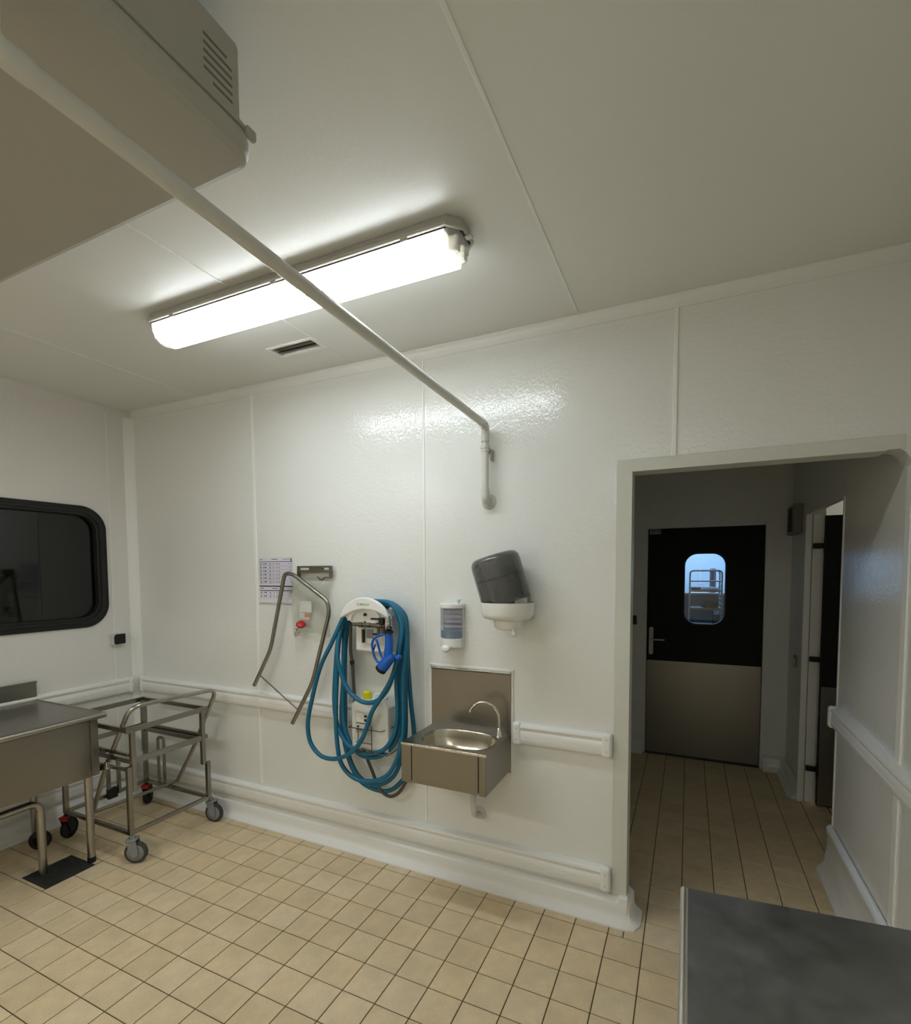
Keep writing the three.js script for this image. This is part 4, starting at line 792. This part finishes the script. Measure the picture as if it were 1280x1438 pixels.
part(sideRoom, 'shell', join([box(6.8, 6.9, 0, 2.7, -3.4, -0.2), box(4.56, 6.9, 0, 2.7, -3.4, -3.3), box(4.56, 6.9, 0, 2.7, -0.3, -0.2), box(4.56, 6.9, 2.7, 2.8, -3.4, -0.2), box(4.54, 4.57, 0, 2.7, -3.4, -1.84)]), M.wall);
{
  const o = thing('side_room_lamp', 'ceiling light of the room behind the open door', 'lamp', [5.6, 2.69, -2.6]);
  part(o, 'casing', rbox(5.0, 6.2, 2.66, 2.698, -2.68, -2.52, 0.01), M.housing); part(o, 'diffuser', rbox(5.02, 6.18, 2.64, 2.662, -2.67, -2.53, 0.008), M.glow);
  areaLight(1.1, 0.12, SIDE.nits, SIDE.color, [5.6, 2.635, -2.6], [5.6, 0, -2.6]);
}

// ------------------------------------------------------------------ bluish lit kitchen behind the end door
const kit = struct('wall_kitchen', 'bright bluish room seen through the door window');
part(kit, 'shell', join([box(2.4, 2.5, 0, 2.7, -6.0, ZF - 0.08), box(4.44, 4.54, 0, 2.7, -6.0, ZF - 0.08), box(2.4, 4.54, 0, 2.7, -6.0, -5.9), box(2.4, 4.54, 2.7, 2.8, -6.0, ZF - 0.08)]), M.kitchenWall);
{
  const o = thing('kitchen_lamp', 'bright ceiling panel of the bluish room', 'lamp', [3.5, 2.69, -5.0]);
  part(o, 'casing', rbox(2.7, 4.3, 2.665, 2.699, -5.3, -4.7, 0.01), M.housing); part(o, 'diffuser', rbox(2.72, 4.28, 2.655, 2.667, -5.28, -4.72, 0.004), M.glow);
  areaLight(1.5, 0.5, KITCHEN.nits, KITCHEN.color, [3.5, 2.65, -5.0], [3.5, 0, -5.0]);
}
{
  const o = thing('rack_trolley', 'tubular tray rack seen through the door window', 'rack', [3.885, 0, -3.8]);
  for (const z of [-3.6, -4.05]) part(o, 'frame', sweep(fillet([[3.735, 0.05, z], [3.735, 1.632, z], [4.042, 1.632, z], [4.042, 0.05, z]], 0.04, 6), 0.009, 10), M.steelTube);
  part(o, 'cross_bar', sweep([V(3.735, 1.52, -3.6), V(4.042, 1.52, -3.6)], 0.007, 8), M.steelTube);
  for (let i = 0; i < 12; i++) for (const x of [3.735, 4.042]) part(o, 'tray_rail', rbox(x - 0.006, x + 0.006, 1.02 + i * 0.05, 1.026 + i * 0.05, -4.05, -3.6, 0.002), M.steelDark);
  for (const x of [3.735, 4.042]) for (const z of [-3.6, -4.05]) part(o, 'castor_post', cyl([x, 0.0, z], [x, 0.06, z], 0.02), M.black);
}
for (const [y, lab] of [[1.405, 'steel tray under the red box on the rack'], [1.215, 'steel tray under the dark cloth on the rack'], [1.03, 'lowest visible steel tray on the rack']]) {
  const o = thing('steel_tray', lab, 'tray', [3.888, y, -3.82]); part(o, 'sheet', rbox(3.745, 4.032, y, y + 0.006, -4.04, -3.61, 0.002), M.steelDark); part(o, 'lip', rbox(3.745, 4.032, y + 0.004, y + 0.018, -3.616, -3.61, 0.002), M.steelDark);
}
{
  const a = thing('red_box', 'flat red box lying on the rack tray', 'box', [3.83, 1.412, -3.75]); part(a, 'carton', rbox(3.748, 3.925, 1.4115, 1.447, -3.95, -3.70, 0.004), M.redDark); part(a, 'lid_edge', rbox(3.746, 3.927, 1.440, 1.449, -3.952, -3.698, 0.003), M.redDark);
  const b = thing('white_bag', 'crumpled white bag lying on the rack tray', 'bag', [3.92, 1.412, -3.66]); const g = new THREE.SphereGeometry(1, 20, 14), p = g.attributes.position; for (let i = 0; i < p.count; i++) { const k = 1 + 0.18 * Math.sin(p.getX(i) * 7 + p.getZ(i) * 5) * Math.cos(p.getY(i) * 6); p.setXYZ(i, p.getX(i) * k * 0.09, Math.max(-0.6, p.getY(i)) * k * 0.026, p.getZ(i) * k * 0.04); } g.computeVertexNormals(); part(b, 'film', g.translate(3.93, 1.4325, -3.66), M.paperW);
  const c = thing('dark_cloth', 'heap of dark cloth lying on the rack', 'cloth', [3.94, 1.222, -3.75]); const h = new THREE.SphereGeometry(1, 22, 14), q = h.attributes.position; for (let i = 0; i < q.count; i++) { const k = 1 + 0.2 * Math.sin(q.getX(i) * 5 + 1) * Math.cos(q.getZ(i) * 4 + q.getY(i) * 3); q.setXYZ(i, q.getX(i) * k * 0.085, Math.max(-0.45, q.getY(i)) * k * 0.06, q.getZ(i) * k * 0.11); } h.computeVertexNormals(); part(c, 'fold', h.translate(3.937, 1.256, -3.76), M.cloth);
  const d = thing('white_tub', 'small white tub below the dark cloth', 'tub', [3.998, 1.036, -3.72]); part(d, 'body', rbox(3.974, 4.022, 1.158, 1.206, -3.76, -3.70, 0.006), M.paperW); part(d, 'stand', rbox(3.965, 4.03, 1.036, 1.158, -3.80, -3.705, 0.006), M.darkBox);
  const e = thing('steel_pot', 'grey cylindrical container on the kitchen counter', 'container', [3.99, 1.30, -4.6]); part(e, 'body', lathe([[0, 0], [0.034, 0], [0.036, 0.01], [0.036, 0.272], [0.038, 0.277], [0.032, 0.277], [0, 0.27]], 24).translate(3.992, 1.363, -4.6), M.greyGood); part(e, 'lid', lathe([[0, 0.02], [0.03, 0.016], [0.038, 0]], 24).translate(3.992, 1.64, -4.6), M.greyGood);
  const f = thing('kitchen_counter', 'grey cabinet counter in the bluish room', 'counter', [3.9, 0, -4.9]); part(f, 'body', rbox(3.0, 4.42, 0.0, 1.335, -5.2, -4.45, 0.01), M.counter); part(f, 'top', rbox(2.98, 4.43, 1.335, 1.362, -5.22, -4.43, 0.006), M.steelPlain);
  const k = thing('white_papers', 'white sheets lying on the lowest rack tray', 'paper', [3.93, 1.036, -3.8]); part(k, 'sheet', rbox(-0.05, 0.05, 0, 0.006, -0.07, 0.07, 0.001).rotateY(0.4).translate(3.93, 1.037, -3.74), M.paperW); part(k, 'sheet', rbox(-0.04, 0.04, 0, 0.006, -0.05, 0.05, 0.001).rotateY(-0.5).translate(3.84, 1.037, -3.72), M.paperW);
  const l = thing('wall_plaque', 'tall pale notice on the bluish kitchen wall', 'notice', [3.877, 1.45, -5.9]); part(l, 'sheet', rbox(3.85, 3.905, 1.43, 1.69, -5.9, -5.896, 0.001), M.paperW); part(l, 'backing', rbox(3.845, 3.91, 1.425, 1.695, -5.9, -5.898, 0.001), M.plasticGrey);
}

renderer.render(scene, camera);
